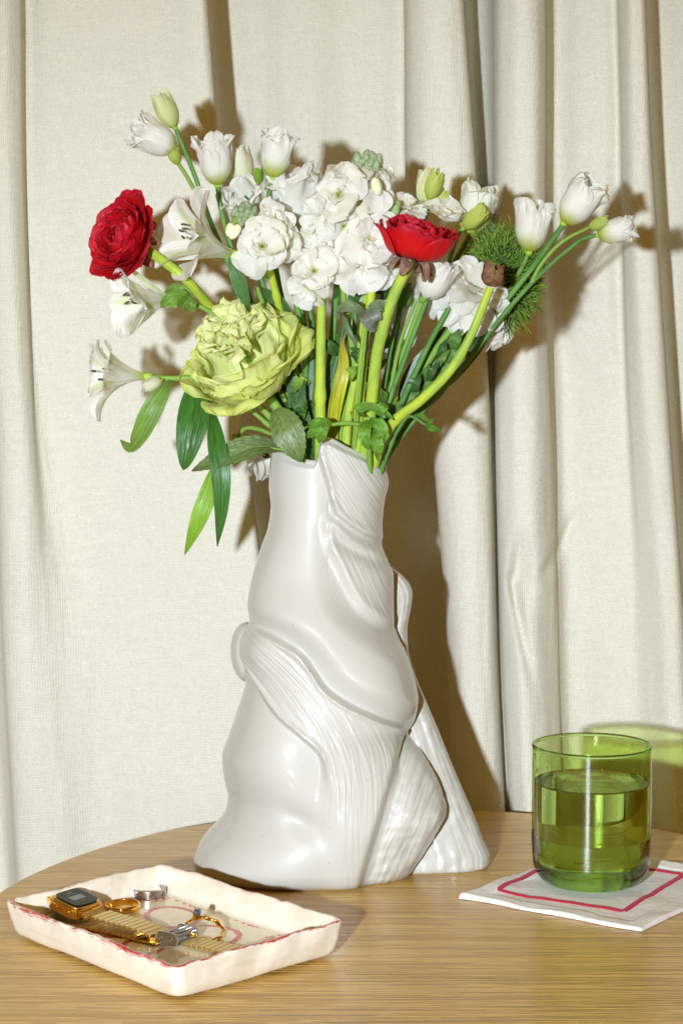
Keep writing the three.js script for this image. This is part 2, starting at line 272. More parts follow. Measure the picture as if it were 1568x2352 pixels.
    h += sb * (1 - sa) * (0.00042 * groove(x, y, 1.12, 9, 4.5) + 0.00028 * groove(x, y, 1.16, 3.2, 2.4));
    const ty = clamp((y - 1440) / 380), fx = x - 380 * 1.35 * (ty - ty * ty / 2) + 0.03 * (x - 700) * ty;   // combed lines fan out from the tip and turn downwards
    h += sd * (1 - 0.5 * low) * (0.0003 * N3(fx / 8, y / 130, 3) + 0.0003 * N3(fx / 4, y / 80, 9) + 0.00025 * N3(fx / 2.6, y / 60, 19) + 0.0002 * N3(fx / 22, y / 120, 14));
    if (y > 1680 && right) h += 0.0012 * smooth(6, 20, q) * (groove(x, y, 1.95, 14, 6) + 0.7 * N3(x / 26, y / 18, 5));
    return h;
  }
  const pxOf = (X, Y, Z = 0.045) => { const dy = Y - CAM_H, dz = Z - CAM_Z, fz = -(dz * CP + dy * SP) , fy = dy * CP - dz * SP; return [784 + X / fz * FOCAL, 1176 - fy / fz * FOCAL]; };
  const sgp = (v, p) => Math.sign(v) * Math.pow(Math.abs(v), p);
  const NU = 640, NV = 640, TOP = 0.94;
  const body = gridGeo(NU, NV, (u, v) => {
    const ph = u * 2 * Math.PI - Math.PI, th = ph - 0.5 * Math.sin(ph);  // 0 faces the front, where the mesh is denser
    const sn = Math.sin(th), cs = Math.cos(th), sx = sgp(sn, 0.92), cz = sgp(cs, 0.85);
    const place = (Y) => { const l = L(Y), r = Rt(Y), w = (r - l) / 2; return [(l + r) / 2 + w * sx, -0.006 + depth(Y) * cz * (0.9 + 0.1 * Math.cos(th))]; };
    // rim height depends on where round the mouth we are; the back is level
    const X0 = place(0.29)[0], rp = rim(pxOf(X0, 0.292)[0]), front = at(784, lerp(1056, rp, smooth(-0.25, 0.25, cs)), 0.03 * cs).y;
    if (v <= TOP) {
      let t = v / TOP; const Y = front * (0.02 * Math.min(1, t / 0.02) + 0.98 * Math.max(0, (t - 0.02) / 0.98)), foot = Y < 0.006 ? 0.006 - Math.sqrt(Math.max(0, 0.006 ** 2 - (0.006 - Y) ** 2)) : 0;
      const [X, Z] = place(Y), [px, py] = pxOf(X, Y), m = smooth(0.02, 0.45, cs);
      let h = m > 0 ? relief(px, py) * m : 0;
      const nx = sn * 0.75, nz = cs, il = 1 / Math.hypot(nx, nz), topFade = 1 - 0.75 * smooth(0.985, 1, t);
      h = h * topFade - foot * 0.8;
      return V(X + nx * il * h * 0.45, Y, Z + nz * il * h);
    }
    const k = (v - TOP) / (1 - TOP), [X, Z] = place(front), wall = 0.0042, cx = (L(front) + Rt(front)) / 2;
    const ins = k < 0.25 ? (1 - Math.cos(k / 0.25 * Math.PI)) / 2 * wall : wall, up = k < 0.25 ? Math.sin(k / 0.25 * Math.PI) * 0.0021 : -(k - 0.25) / 0.75 * 0.09;
    const f = 1 - ins / 0.037, shrink = k < 0.25 ? 1 : 1;
    const h0 = relief(...pxOf(X, front)) * smooth(0.02, 0.45, cs) * 0.25 * (1 - Math.min(1, k / 0.2));
    return V(cx + (X - cx) * f * shrink, front + up, -0.006 + (Z + 0.006) * f + h0 * cs);
  }, true);
  reseed(31);
  const pin = canvas(2048, 1024, (c, w, hh) => { c.fillStyle = '#fff'; c.fillRect(0, 0, w, hh); for (let k = 0; k < 130; k++) { c.fillStyle = `rgba(${Math.round(rr(90, 150))},${Math.round(rr(80, 120))},${Math.round(rr(50, 80))},${rr(0.25, 0.7)})`; c.beginPath(); c.ellipse(rr(0, w), rr(0, hh), rr(0.8, 2.2), rr(1, 2.6), 0, 0, 7); c.fill(); } });
  const bodyGlaze = glaze.clone(); bodyGlaze.map = canvasTex(pin);
  part('vase_body', body, bodyGlaze, vase);
  // bottom cap and inner floor
  const cap = gridGeo(96, 6, (u, v) => { const th = u * 2 * Math.PI - Math.PI, l = L(0), r = Rt(0), w = (r - l) / 2 - 0.004; return V((l + r) / 2 + w * sgp(Math.sin(th), 0.92) * v, 0.0006, -0.006 + (depth(0) - 0.004) * sgp(Math.cos(th), 0.85) * v); });
  part('vase_base', cap, glaze, vase);
  // hanging cloth behind, to the right
  const GR = side([[880, 1290], [905, 1313], [928, 1332], [945, 1355], [949, 1372], [945, 1405], [937, 1455], [939, 1500], [955, 1560], [980, 1620], [1010, 1690], [1040, 1765], [1068, 1830], [1092, 1885], [1114, 1940], [1127, 1972], [1127, 1996], [1121, 2010]]);
  const yTop = at(784, 1288, 0).y;
  const GD = spline([[0, 0.024], [0.03, 0.022], [0.08, 0.017], [0.13, 0.013], [0.18, 0.013], [yTop, 0.006]]);
  const fold = gridGeo(220, 260, (u, v) => {
    const th = u * 2 * Math.PI - Math.PI, Y = yTop * v, r = GR(Y), l = Math.min(r - 0.03, lerp(-0.02, 0.02, v)), w = (r - l) / 2, zc = lerp(-0.012, -0.02, clamp(Y / 0.15)), edge = Y < 0.005 ? 0.005 - Math.sqrt(Math.max(0, 0.005 ** 2 - (0.005 - Y) ** 2)) : 0;
    const X = (l + r) / 2 + (w - edge * 0.6) * sgp(Math.sin(th), 0.75), [px, py] = pxOf(X, Y), gx = px - GR(Y) * 3270;
    const along = py, across = (px - 784) - GR(Y) * 3000;
    const g = 0.0016 * (0.6 * N3(across / 16, along / 190, 2) + 0.4 * N3(across / 7, along / 90, 7)) + 0.0009 * N3(px / 30, py / 24, 4);
    return V(X, Y, zc + (GD(Y) - edge * 0.6) * sgp(Math.cos(th), 0.8) + (Math.cos(th) > 0 ? g * smooth(0, 0.4, Math.cos(th)) : 0));
  }, true);
  part('cloth_fold', fold, glaze, vase);
  // rounded lobe behind the left end of the cloth
  const lobe = new THREE.SphereGeometry(1, 64, 48), lp = lobe.attributes.position, lc = at(568, 1498, -0.012);
  for (let i = 0; i < lp.count; i++) { const x = lp.getX(i), y = lp.getY(i), z = lp.getZ(i); lp.setXYZ(i, lc.x + x * 0.0118, lc.y + y * 0.0212 - x * 0.001, lc.z + z * 0.018); }
  lobe.computeVertexNormals();
  part('lobe', lobe, glaze, vase);
}
// ---------- hand-built ceramic tray ----------
const UP = V(0, 1, 0);
{
  const tray = thing('ceramic_tray', 'cream glazed rectangular tray with smeared red rim holding a watch and rings', 'tray', onPlane(300, 2150, 0));
  const H = 0.0222, rimC = [[8, 2072], [405, 2224], [796, 2116], [372, 1981]].map(([x, y]) => onPlane(x, y, H));
  const mid = rimC.reduce((a, p) => a.add(p), V()).multiplyScalar(0.25);
  // perimeter of a rounded quadrilateral, inset by d, corner radius r
  const N = 360;
  function ring(d, r) {
    const pts = rimC.map((p) => V(p.x - mid.x, 0, p.z - mid.z));
    const out = [];
    const inset = pts.map((p, i) => { const a = pts[(i + 3) % 4], b = pts[(i + 1) % 4], e1 = a.clone().sub(p).normalize(), e2 = b.clone().sub(p).normalize(), s = e1.clone().add(e2).normalize(), sin = Math.sqrt((1 - e1.dot(e2)) / 2); return p.clone().addScaledVector(s, d / sin); });
    const segs = [];
    for (let i = 0; i < 4; i++) { const p = inset[i], a = inset[(i + 3) % 4], b = inset[(i + 1) % 4], e1 = a.clone().sub(p).normalize(), e2 = b.clone().sub(p).normalize(); segs.push([p.clone().addScaledVector(e1, r), p, p.clone().addScaledVector(e2, r)]); }
    const per = N / 4, nc = 16;
    for (let i = 0; i < 4; i++) {
      const [s, c, e] = segs[i], nxt = segs[(i + 1) % 4][0];
      for (let k = 0; k < nc; k++) { const t = k / nc; out.push(s.clone().multiplyScalar((1 - t) ** 2).addScaledVector(c, 2 * t * (1 - t)).addScaledVector(e, t * t)); }
      for (let k = 0; k < per - nc; k++) out.push(e.clone().lerp(nxt, k / (per - nc)));
    }
    out.push(out[0].clone());
    return out;
  }
  // profile: [inset, height, corner radius]
  const prof = [[0.012, 0.0005, 0.012], [0.0075, 0.0006, 0.011], [0.0045, 0.0022, 0.010], [0.0028, 0.006, 0.0085], [0.001, 0.013, 0.0075], [0.0002, 0.019, 0.007], [0.0001, 0.0212, 0.0066], [0.0006, 0.0224, 0.0062], [0.0016, 0.0229, 0.006], [0.0028, 0.0226, 0.006], [0.0037, 0.0214, 0.006], [0.0042, 0.019, 0.0062], [0.0054, 0.013, 0.007], [0.0064, 0.0085, 0.008], [0.0076, 0.0062, 0.009], [0.0092, 0.0052, 0.010], [0.0110, 0.0050, 0.011]];
  const dense = []; for (let i = 0; i < prof.length - 1; i++) for (let k = 0; k < 3; k++) dense.push(prof[i].map((v, j) => lerp(v, prof[i + 1][j], k / 3))); dense.push(prof[prof.length - 1]);
  const rings = dense.map(([d, h, r]) => ring(d, r));
  const wob = (p, h) => { const q = smooth(0.004, 0.02, h); p.y += q * (0.0016 * N3(p.x * 42, p.z * 42, 1) + 0.0006 * N3(p.x * 150, p.z * 150, 3)); const e = 0.0013 * N3(p.x * 40, h * 50, p.z * 40) + 0.00022 * N3(p.x * 150, h * 160, p.z * 150); const l = Math.hypot(p.x - mid.x, p.z - mid.z); p.x += (p.x - mid.x) / l * e * (0.4 + q); p.z += (p.z - mid.z) / l * e * (0.4 + q); if (h < 0.003) p.y += 0.0012 * Math.max(0, N3(p.x * 30, p.z * 30, 7)) + 0.0002; return p; };
  const g = gridGeo(N, dense.length - 1, (u, v) => { const j = Math.round(v * (dense.length - 1)), p = rings[j][Math.round(u * N)]; return wob(V(p.x + mid.x, dense[j][1], p.z + mid.z), dense[j][1]); }, true);
  // red oxide rubbed along the rim
  reseed(41);
  const W = 2048, HH = 256, rimV = 7.6 / 16 * HH;
  const c = canvas(W, HH, (x) => {
    x.fillStyle = 'rgb(242,235,220)'; x.fillRect(0, 0, W, HH);
    for (let k = 0; k < 500; k++) { x.fillStyle = `rgba(${rnd() < 0.5 ? '238,224,203' : '204,182,156'},0.10)`; x.beginPath(); x.ellipse(rr(0, W), rr(0, HH), rr(8, 60), rr(3, 22), 0, 0, 7); x.fill(); }
    const amount = (u) => { const e = (u * 4) % 4; return e < 1 ? 1 : e < 2 ? 0.55 : e < 3 ? 0.25 : 0.22; };
    for (let k = 0; k < 16000; k++) {
      const u = rnd(), a = amount(u), patch = 0.5 + 0.9 * N3(u * 26, 2, 3) + 0.5 * N3(u * 90, 5, 1);
      if (rnd() > a * patch) continue;
      const spread = a > 0.9 ? 28 : 16, y = rimV + (rnd() + rnd() + rnd() - 1.5) * spread + (a > 0.9 ? 1 : 2);
      x.fillStyle = `rgba(${Math.round(rr(165, 200))},${Math.round(rr(20, 60))},${Math.round(rr(25, 55))},${rr(0.2, 0.6)})`;
      x.beginPath(); x.ellipse(u * W, y, rr(1.5, 9), rr(0.9, 3.4), rr(-0.25, 0.25), 0, 7); x.fill();
    }
    x.strokeStyle = 'rgba(150,75,70,0.45)';
    for (const s of [0, 1, 2, 3]) { x.lineWidth = 2; x.beginPath(); for (let i = 0; i <= 100; i++) { const u = (s + i / 100) / 4 * W; x.lineTo(u, rimV + 5 + 3 * N3(u / 40, s, 1)); } x.stroke(); }
    for (let k = 0; k < 40; k++) { x.fillStyle = 'rgba(190,60,50,0.3)'; x.fillRect(rr(0, W), rr(rimV, HH), rr(2, 14), rr(1, 2)); }
  });
  const wt = canvasTex(c);
  wt.flipY = false;
  const bc = canvas(512, 256, (x) => { x.fillStyle = '#808080'; x.fillRect(0, 0, 512, 256); for (let k = 0; k < 260; k++) { x.fillStyle = rnd() < 0.5 ? 'rgba(150,150,150,0.25)' : 'rgba(105,105,105,0.25)'; x.beginPath(); x.ellipse(rr(0, 512), rr(0, 256), rr(3, 16), rr(2, 9), rr(0, 3), 0, 7); x.fill(); } });
  const bt = canvasTex(bc, false); bt.repeat.set(4, 1);
  const gl = { clearcoat: 1, clearcoatRoughness: 0.06, specularIntensity: 0.6 };
  part('tray_wall', g, std(rgb(0.84, 0.83, 0.78), 0.4, { map: wt, bumpMap: bt, bumpScale: 0.00025, ...gl }), tray);
  // flat inside floor with the red drawing under the glaze
  const inner = rings[rings.length - 1], ext = 0.125, FW = 2048;
  const toUV = (x, z) => [(x - mid.x) / (2 * ext) + 0.5, (z - mid.z) / (2 * ext) + 0.5];
  const fg = gridGeo(N, 8, (u, v) => { const p = inner[Math.round(u * N)], s = v; return V(mid.x + p.x * (1.003 - s), 0.0050 + 0.0003 * (N3(p.x * (1 - s) * 40, p.z * (1 - s) * 40, 2)) * (s > 0 ? 1 : 0), mid.z + p.z * (1.003 - s)); }, true);
  { const p = fg.attributes.position, uv = fg.attributes.uv; for (let i = 0; i < p.count; i++) { const [a, b] = toUV(p.getX(i), p.getZ(i)); uv.setXY(i, a, b); } }
  const draw = canvas(FW, FW, (x) => {
    x.fillStyle = 'rgb(236,229,210)'; x.fillRect(0, 0, FW, FW);
    for (let k = 0; k < 400; k++) { x.fillStyle = `rgba(${rnd() < 0.5 ? '222,212,190' : '186,176,152'},0.10)`; x.beginPath(); x.arc(rr(0, FW), rr(0, FW), rr(20, 140), 0, 7); x.fill(); }
    const P = (px, py) => { const q = onPlane(px, py, 0.005), [a, b] = toUV(q.x, q.z); return [a * FW, b * FW]; };
    // a crayon line: many short rubbed marks along a curve
    const crayon = (pts, w, col, al) => {
      const cv = new THREE.CatmullRomCurve3(pts.map(([a, b]) => { const q = P(a, b); return V(q[0], q[1], 0); }), false, 'centripetal'), n = Math.ceil(cv.getLength() / 2.2);
      for (let i = 0; i <= n; i++) { const q = cv.getPoint(i / n); for (let k = 0; k < 3; k++) { if (rnd() < 0.25) continue; x.fillStyle = `rgba(${col},${al * rr(0.4, 1)})`; x.beginPath(); x.ellipse(q.x + rr(-w, w) * 0.5, q.y + rr(-w, w) * 0.5, rr(0.2, 0.5) * w, rr(0.15, 0.4) * w, rr(0, 3), 0, 7); x.fill(); } }
    };
    const red = '196,58,56', pink = '200,84,76';
    crayon([[425, 2128], [398, 2132], [350, 2120], [337, 2104], [350, 2090], [385, 2083], [425, 2088], [452, 2100], [455, 2112], [440, 2124], [425, 2128], [390, 2136], [350, 2139]], 23, red, 0.85);
    crayon([[425, 2128], [470, 2126], [520, 2130], [546, 2142], [545, 2157], [520, 2168], [480, 2170], [445, 2160], [432, 2146], [425, 2128]], 23, red, 0.85);
    crayon([[425, 2130], [330, 2150], [250, 2152], [200, 2140], [196, 2128], [215, 2120], [260, 2122], [330, 2130], [425, 2128]], 23, red, 0.85);
    crayon([[425, 2132], [400, 2160], [350, 2190], [310, 2196], [288, 2186], [284, 2170], [310, 2156], [360, 2144], [425, 2130]], 23, red, 0.85);
    // looping script border along the edges
    const loops = (a, b, n, size, al) => {
      const pts = [];
      for (let i = 0; i <= n * 12; i++) { const t = i / (n * 12), th = t * n * 2 * Math.PI, x0 = lerp(a[0], b[0], t) + 4 * Math.sin(t * 9), y0 = lerp(a[1], b[1], t) + 3 * Math.sin(t * 7); pts.push([x0 + size * Math.cos(th) * (0.8 + 0.3 * Math.sin(i)), y0 + size * 0.42 * Math.sin(th)]); }
      crayon(pts, 10, pink, al + 0.35);
    };
    loops([402, 2064], [540, 2108], 9, 10, 0.55); loops([540, 2108], [655, 2146], 8, 11, 0.6); loops([384, 2060], [255, 2078], 8, 9, 0.5); loops([240, 2080], [110, 2112], 8, 9, 0.5); loops([652, 2144], [600, 2166], 4, 10, 0.55);
    for (let k = 0; k < 14; k++) { x.fillStyle = 'rgba(190,60,50,0.5)'; x.fillRect(rr(400, 1600), rr(400, 1600), rr(2, 9), rr(2, 4)); }
  });
  const ft = canvasTex(draw); ft.flipY = false;
  part('tray_floor', fg, std(rgb(1, 0.99, 0.93), 0.4, { map: ft, clearcoat: 0.7, clearcoatRoughness: 0.03, specularIntensity: 0.4 }), tray);
}
// ---------- watch and rings in the tray ----------
const gold = std(rgb(0.78, 0.50, 0.14), 0.24, { metalness: 1 }), brushed = std(rgb(0.80, 0.60, 0.25), 0.34, { metalness: 1, anisotropy: 0.5 }), polished = std(rgb(0.88, 0.52, 0.13), 0.09, { metalness: 1 }), silver = std(rgb(0.40, 0.345, 0.31), 0.27, { metalness: 1 }), steel = std(rgb(0.5, 0.5, 0.5), 0.3, { metalness: 1 });
{
  const O = onPlane(175, 2072, 0.0175), watch = thing('wrist_watch', 'gold digital wrist watch with link bracelet lying folded in the tray', 'watch', V(O.x, 0.005, O.z));
  const u = V(0.81, 0, 0.58).normalize(), w = V(0.58, 0, -0.81).normalize();
  // frame on the case, sloping down towards the strap
  const frame = (o, pitch) => { const a = u.clone().multiplyScalar(Math.cos(pitch)).addScaledVector(UP, -Math.sin(pitch)), b = w.clone(), n = b.clone().cross(a).normalize(); if (n.y < 0) n.negate(); return new THREE.Matrix4().makeBasis(a, n, a.clone().cross(n)).setPosition(o); };
  const put = (name, geo, M, mat, parent = watch) => { const q = geo.clone(); q.applyMatrix4(M); return part(name, q, mat, parent); };
  const CM = frame(O, 0.22).multiply(new THREE.Matrix4().makeScale(0.84, 0.8, 0.84));
  // case: bevelled cushion with cut corners (local x along the strap, z across it)
  const cushion = (a, b, cut, n = 8) => { const s = new THREE.Shape(); s.moveTo(-a + cut, -b); s.quadraticCurveTo(0, -b - 0.0008, a - cut, -b); s.quadraticCurveTo(a, -b, a, -b + cut); s.quadraticCurveTo(a + 0.0006, 0, a, b - cut); s.quadraticCurveTo(a, b, a - cut, b); s.quadraticCurveTo(0, b + 0.0008, -a + cut, b); s.quadraticCurveTo(-a, b, -a, b - cut); s.quadraticCurveTo(-a - 0.0006, 0, -a, -b + cut); s.quadraticCurveTo(-a, -b, -a + cut, -b); return s; };
  const slab = (shape, h, bev, y) => { const e = new THREE.ExtrudeGeometry(shape, { depth: h, bevelEnabled: true, bevelSize: bev, bevelThickness: bev, bevelSegments: 3, curveSegments: 12 }); e.rotateX(Math.PI / 2); e.translate(0, y, 0); return e; };
  put('case', slab(cushion(0.0142, 0.0148, 0.006), 0.0046, 0.0016, 0.0000), CM, polished);
  put('case_back', slab(cushion(0.012, 0.0125, 0.005), 0.001, 0.0008, -0.0064), CM, steel);
  put('bezel', slab(cushion(0.0132, 0.0138, 0.0058), 0.0006, 0.0008, 0.0026), CM, gold);
  reseed(5);
  const face = canvas(512, 512, (x) => {
    x.fillStyle = '#23282a'; x.fillRect(0, 0, 512, 512);
    x.strokeStyle = '#8d7a45'; x.lineWidth = 3; x.beginPath(); x.roundRect(40, 44, 432, 424, 110); x.stroke();
    x.fillStyle = '#3b4144'; x.fillRect(96, 186, 320, 160); x.fillStyle = '#8f968c'; x.fillRect(128, 204, 256, 118);
    x.fillStyle = '#6f766e'; x.font = 'bold 84px monospace'; x.textAlign = 'center'; x.globalAlpha = 0.35; x.fillText('88:88', 250, 292); x.globalAlpha = 1;
    x.fillStyle = '#b9a463'; x.font = 'bold 44px sans-serif'; x.fillText('CASIO', 256, 116); x.font = '19px sans-serif'; x.fillText('ALARM CHRONOGRAPH', 256, 160); x.fillText('WATER RESIST', 256, 384); x.font = '16px sans-serif'; x.fillText('LIGHT', 130, 410); x.fillText('ALARM', 392, 410);
  });
  const fs = new THREE.ShapeGeometry(cushion(0.0122, 0.0128, 0.0054), 12); { const p = fs.attributes.position, q = fs.attributes.uv; for (let i = 0; i < p.count; i++) q.setXY(i, 0.5 - p.getY(i) / 0.0262, 0.5 - p.getX(i) / 0.0262); } fs.rotateX(Math.PI / 2); fs.translate(0, 0.0045, 0);
  put('watch_face', fs, CM, std(rgb(0.8, 0.8, 0.8), 0.4, { map: canvasTex(face), clearcoat: 0.25, clearcoatRoughness: 0.03, specularIntensity: 0.3 }));
  for (const [sx, sz] of [[-0.006, 1], [0.006, 1], [-0.006, -1]]) { const b = new THREE.CylinderGeometry(0.0014, 0.0016, 0.0024, 18); b.rotateX(Math.PI / 2); b.translate(sx, -0.0024, sz * 0.0172); put('push_button', b, CM, polished); }
  for (const s of [1, -1]) { const l = new RoundedBoxGeometry(0.0062, 0.0036, 0.0215, 3, 0.0009); l.rotateZ(-0.22 * s); l.translate(s * 0.0176, -0.0024, 0); put('lug', l, CM, gold); }
  // bracelet links
  const link = new RoundedBoxGeometry(0.0041, 0.0021, 0.0185, 2, 0.0005), dirY = (o, pitch) => frame(o, pitch);
  const strip = (pts, n, wid, nm) => {
    const cv = new THREE.CatmullRomCurve3(pts, false, 'centripetal');
    for (let i = 0; i < n; i++) {
      const p = cv.getPointAt((i + 0.5) / n), t = cv.getTangentAt((i + 0.5) / n), side = V(t.z, 0, -t.x).normalize(), up = side.clone().cross(t).normalize(); if (up.y < 0) up.negate();
      const M = new THREE.Matrix4().makeBasis(t, up, t.clone().cross(up)).setPosition(p.x, p.y, p.z), q = link.clone(); q.scale(cv.getLength() / n / 0.00445, 1, wid / 0.0185); put(nm, q, M, brushed);
    }
  };
  const along = (d, s, y) => V(O.x + u.x * d + w.x * s, y, O.z + u.z * d + w.z * s);
  strip([along(0.0205, 0, 0.0128), along(0.034, 0, 0.0118), along(0.05, 0, 0.0112), along(0.064, 0, 0.0094), along(0.073, 0, 0.0072)], 12, 0.0178, 'bracelet_link');
  strip([along(-0.019, -0.0035, 0.0102), along(-0.008, -0.004, 0.0068), along(0.012, -0.004, 0.0064), along(0.034, -0.0035, 0.0066), along(0.056, -0.003, 0.0066)], 17, 0.0165, 'bracelet_link');
  strip([along(0.091, 0.002, 0.0075), along(0.11, 0.0035, 0.0068), along(0.131, 0.0055, 0.0062)], 10, 0.0168, 'bracelet_link');
  // gold hook of the clasp
  const K = frame(along(0.066, -0.004, 0.0062), 0);
  const plate = new RoundedBoxGeometry(0.022, 0.0012, 0.0175, 2, 0.0005), rod = new THREE.CylinderGeometry(0.0016, 0.0016, 0.0185, 16); rod.rotateX(Math.PI / 2); rod.translate(-0.006, 0.0026, 0);
  const hook = new RoundedBoxGeometry(0.0016, 0.005, 0.006, 2, 0.0006); hook.translate(0.004, 0.002, 0.004);
  put('clasp', mergeGeometries([plate, rod, hook].map((q) => (q.index ? q.toNonIndexed() : q))), K, gold);
  // grey slide buckle
  const B = frame(along(0.083, 0.001, 0.0098), 0.02);
  const sideP = [1, -1].map((s) => { const sh = cushion(0.0075, 0.0034, 0.0018), e = new THREE.ExtrudeGeometry(sh, { depth: 0.0009, bevelEnabled: true, bevelSize: 0.0004, bevelThickness: 0.0004, bevelSegments: 2, curveSegments: 6 }); e.translate(0, 0.0004, s * 0.0096 - 0.0004); return e; });
  put('buckle', mergeGeometries(sideP), B, steel);
  const rods = [[-0.004, 0.0022], [0.001, 0.0026], [0.005, 0.0018]].map(([x, y]) => { const q = new THREE.CylinderGeometry(0.0009, 0.0009, 0.0192, 12); q.rotateX(Math.PI / 2); q.translate(x, y, 0); return q; });
  const bar = new RoundedBoxGeometry(0.012, 0.0012, 0.018, 2, 0.0004); bar.translate(0, -0.0016, 0);
  for (const r of rods) put('buckle_rod', r, B, steel);
  put('buckle_plate', bar, B, steel);
  for (const sx of [-0.0045, 0.003]) { const h = new THREE.TorusGeometry(0.0009, 0.00025, 8, 18); h.translate(sx, 0.0003, 0.0104); put('rivet', h, B, silver); }
}
{
  const c = onPlane(281, 2083, 0.0074), r = thing('gold_ring', 'plain polished gold band lying in the tray beside the watch face', 'ring', V(c.x, 0.005, c.z));
  const pr = []; for (let i = 0; i <= 24; i++) { const a = i / 24 * Math.PI * 2; pr.push(new THREE.Vector2(0.0108 + Math.max(-0.0004, Math.cos(a) * 0.0013), Math.sin(a) * 0.0023)); }
  const g = new THREE.LatheGeometry(pr, 96); g.rotateZ(0.03); g.translate(c.x, 0.0076, c.z); part('band', g, polished, r);
}
{
  const c = onPlane(342, 2048, 0.0078), r = thing('silver_ring', 'flat silver band engraved with screw heads standing near the back corner of the tray', 'ring', V(c.x, 0.005, c.z));
  const pr = [[0.0102, -0.0027], [0.0113, -0.0027], [0.0116, -0.0024], [0.0116, 0.0024], [0.0113, 0.0027], [0.0104, 0.0027], [0.0101, 0.0024], [0.0101, -0.0024], [0.0102, -0.0027]].map((p) => new THREE.Vector2(...p));
  const g = new THREE.LatheGeometry(pr, 96).toNonIndexed(); g.computeVertexNormals(); const gs = new THREE.LatheGeometry(pr, 96); gs.translate(c.x, 0.0079, c.z); part('band', gs, silver, r);
  const dark = std(rgb(0.12, 0.11, 0.1), 0.4, { metalness: 0.8 });
  for (let k = 0; k < 8; k++) {
    const a = k / 8 * Math.PI * 2 + 0.25, t = new THREE.TorusGeometry(0.00145, 0.00022, 8, 24), b = new THREE.BoxGeometry(0.0024, 0.00042, 0.0003); b.rotateZ(0.35 * k);
    const q = mergeGeometries([t, b]); q.translate(0, 0, 0.01162); q.rotateY(a); q.translate(c.x, 0.0079, c.z); part('screw_head', q, dark, r);
  }
}
{
  const c = onPlane(472, 2135, 0.010), r = thing('gem_ring', 'gold ring with a dark blue stone leaning on the grey watch buckle', 'ring', V(c.x, 0.005, c.z));
  const M = new THREE.Matrix4().makeRotationFromEuler(new THREE.Euler(0.42, 0.5, -0.05, 'YXZ')).setPosition(c.x, 0.0105, c.z);
  const band = new THREE.TorusGeometry(0.0112, 0.0012, 16, 120); { const p = band.attributes.position; for (let i = 0; i < p.count; i++) { const a = Math.atan2(p.getY(i), p.getX(i)), tw = 1 + 0.05 * Math.sin(a * 9 + p.getZ(i) * 900); p.setXYZ(i, p.getX(i) * tw, p.getY(i) * tw, p.getZ(i) * (1.15 + 0.1 * Math.sin(a * 7))); } band.computeVertexNormals(); }
  band.rotateX(Math.PI / 2); band.applyMatrix4(M); part('band', band, polished, r);
  const gem = new THREE.LatheGeometry([[0, -0.0022], [0.0012, -0.0012], [0.0024, 0.0006], [0.0024, 0.0009], [0.0014, 0.0019], [0, 0.002]].map((p) => new THREE.Vector2(...p)), 8).toNonIndexed(); gem.computeVertexNormals(); gem.scale(1, 1.2, 1.25);
  gem.rotateX(-1.15); gem.translate(0, 0.0015, -0.0137); gem.applyMatrix4(M); const gm = part('gemstone', gem, std(rgb(0.01, 0.055, 0.12), 0.05, { clearcoat: 1 }), r); 
  for (let k = 0; k < 4; k++) { const a = k * Math.PI / 2 + 0.7, cv = new THREE.CatmullRomCurve3([V(0.0006 * Math.cos(a), 0.0002, -0.0116 + 0.0006 * Math.sin(a)), V(0.0023 * Math.cos(a), 0.0007 + 0.0022 * Math.sin(a), -0.0134), V(0.0022 * Math.cos(a), 0.0022 + 0.002 * Math.sin(a), -0.0152)]), q = new THREE.TubeGeometry(cv, 10, 0.00055, 8); q.applyMatrix4(M); part('prong', q, polished, r); }
}
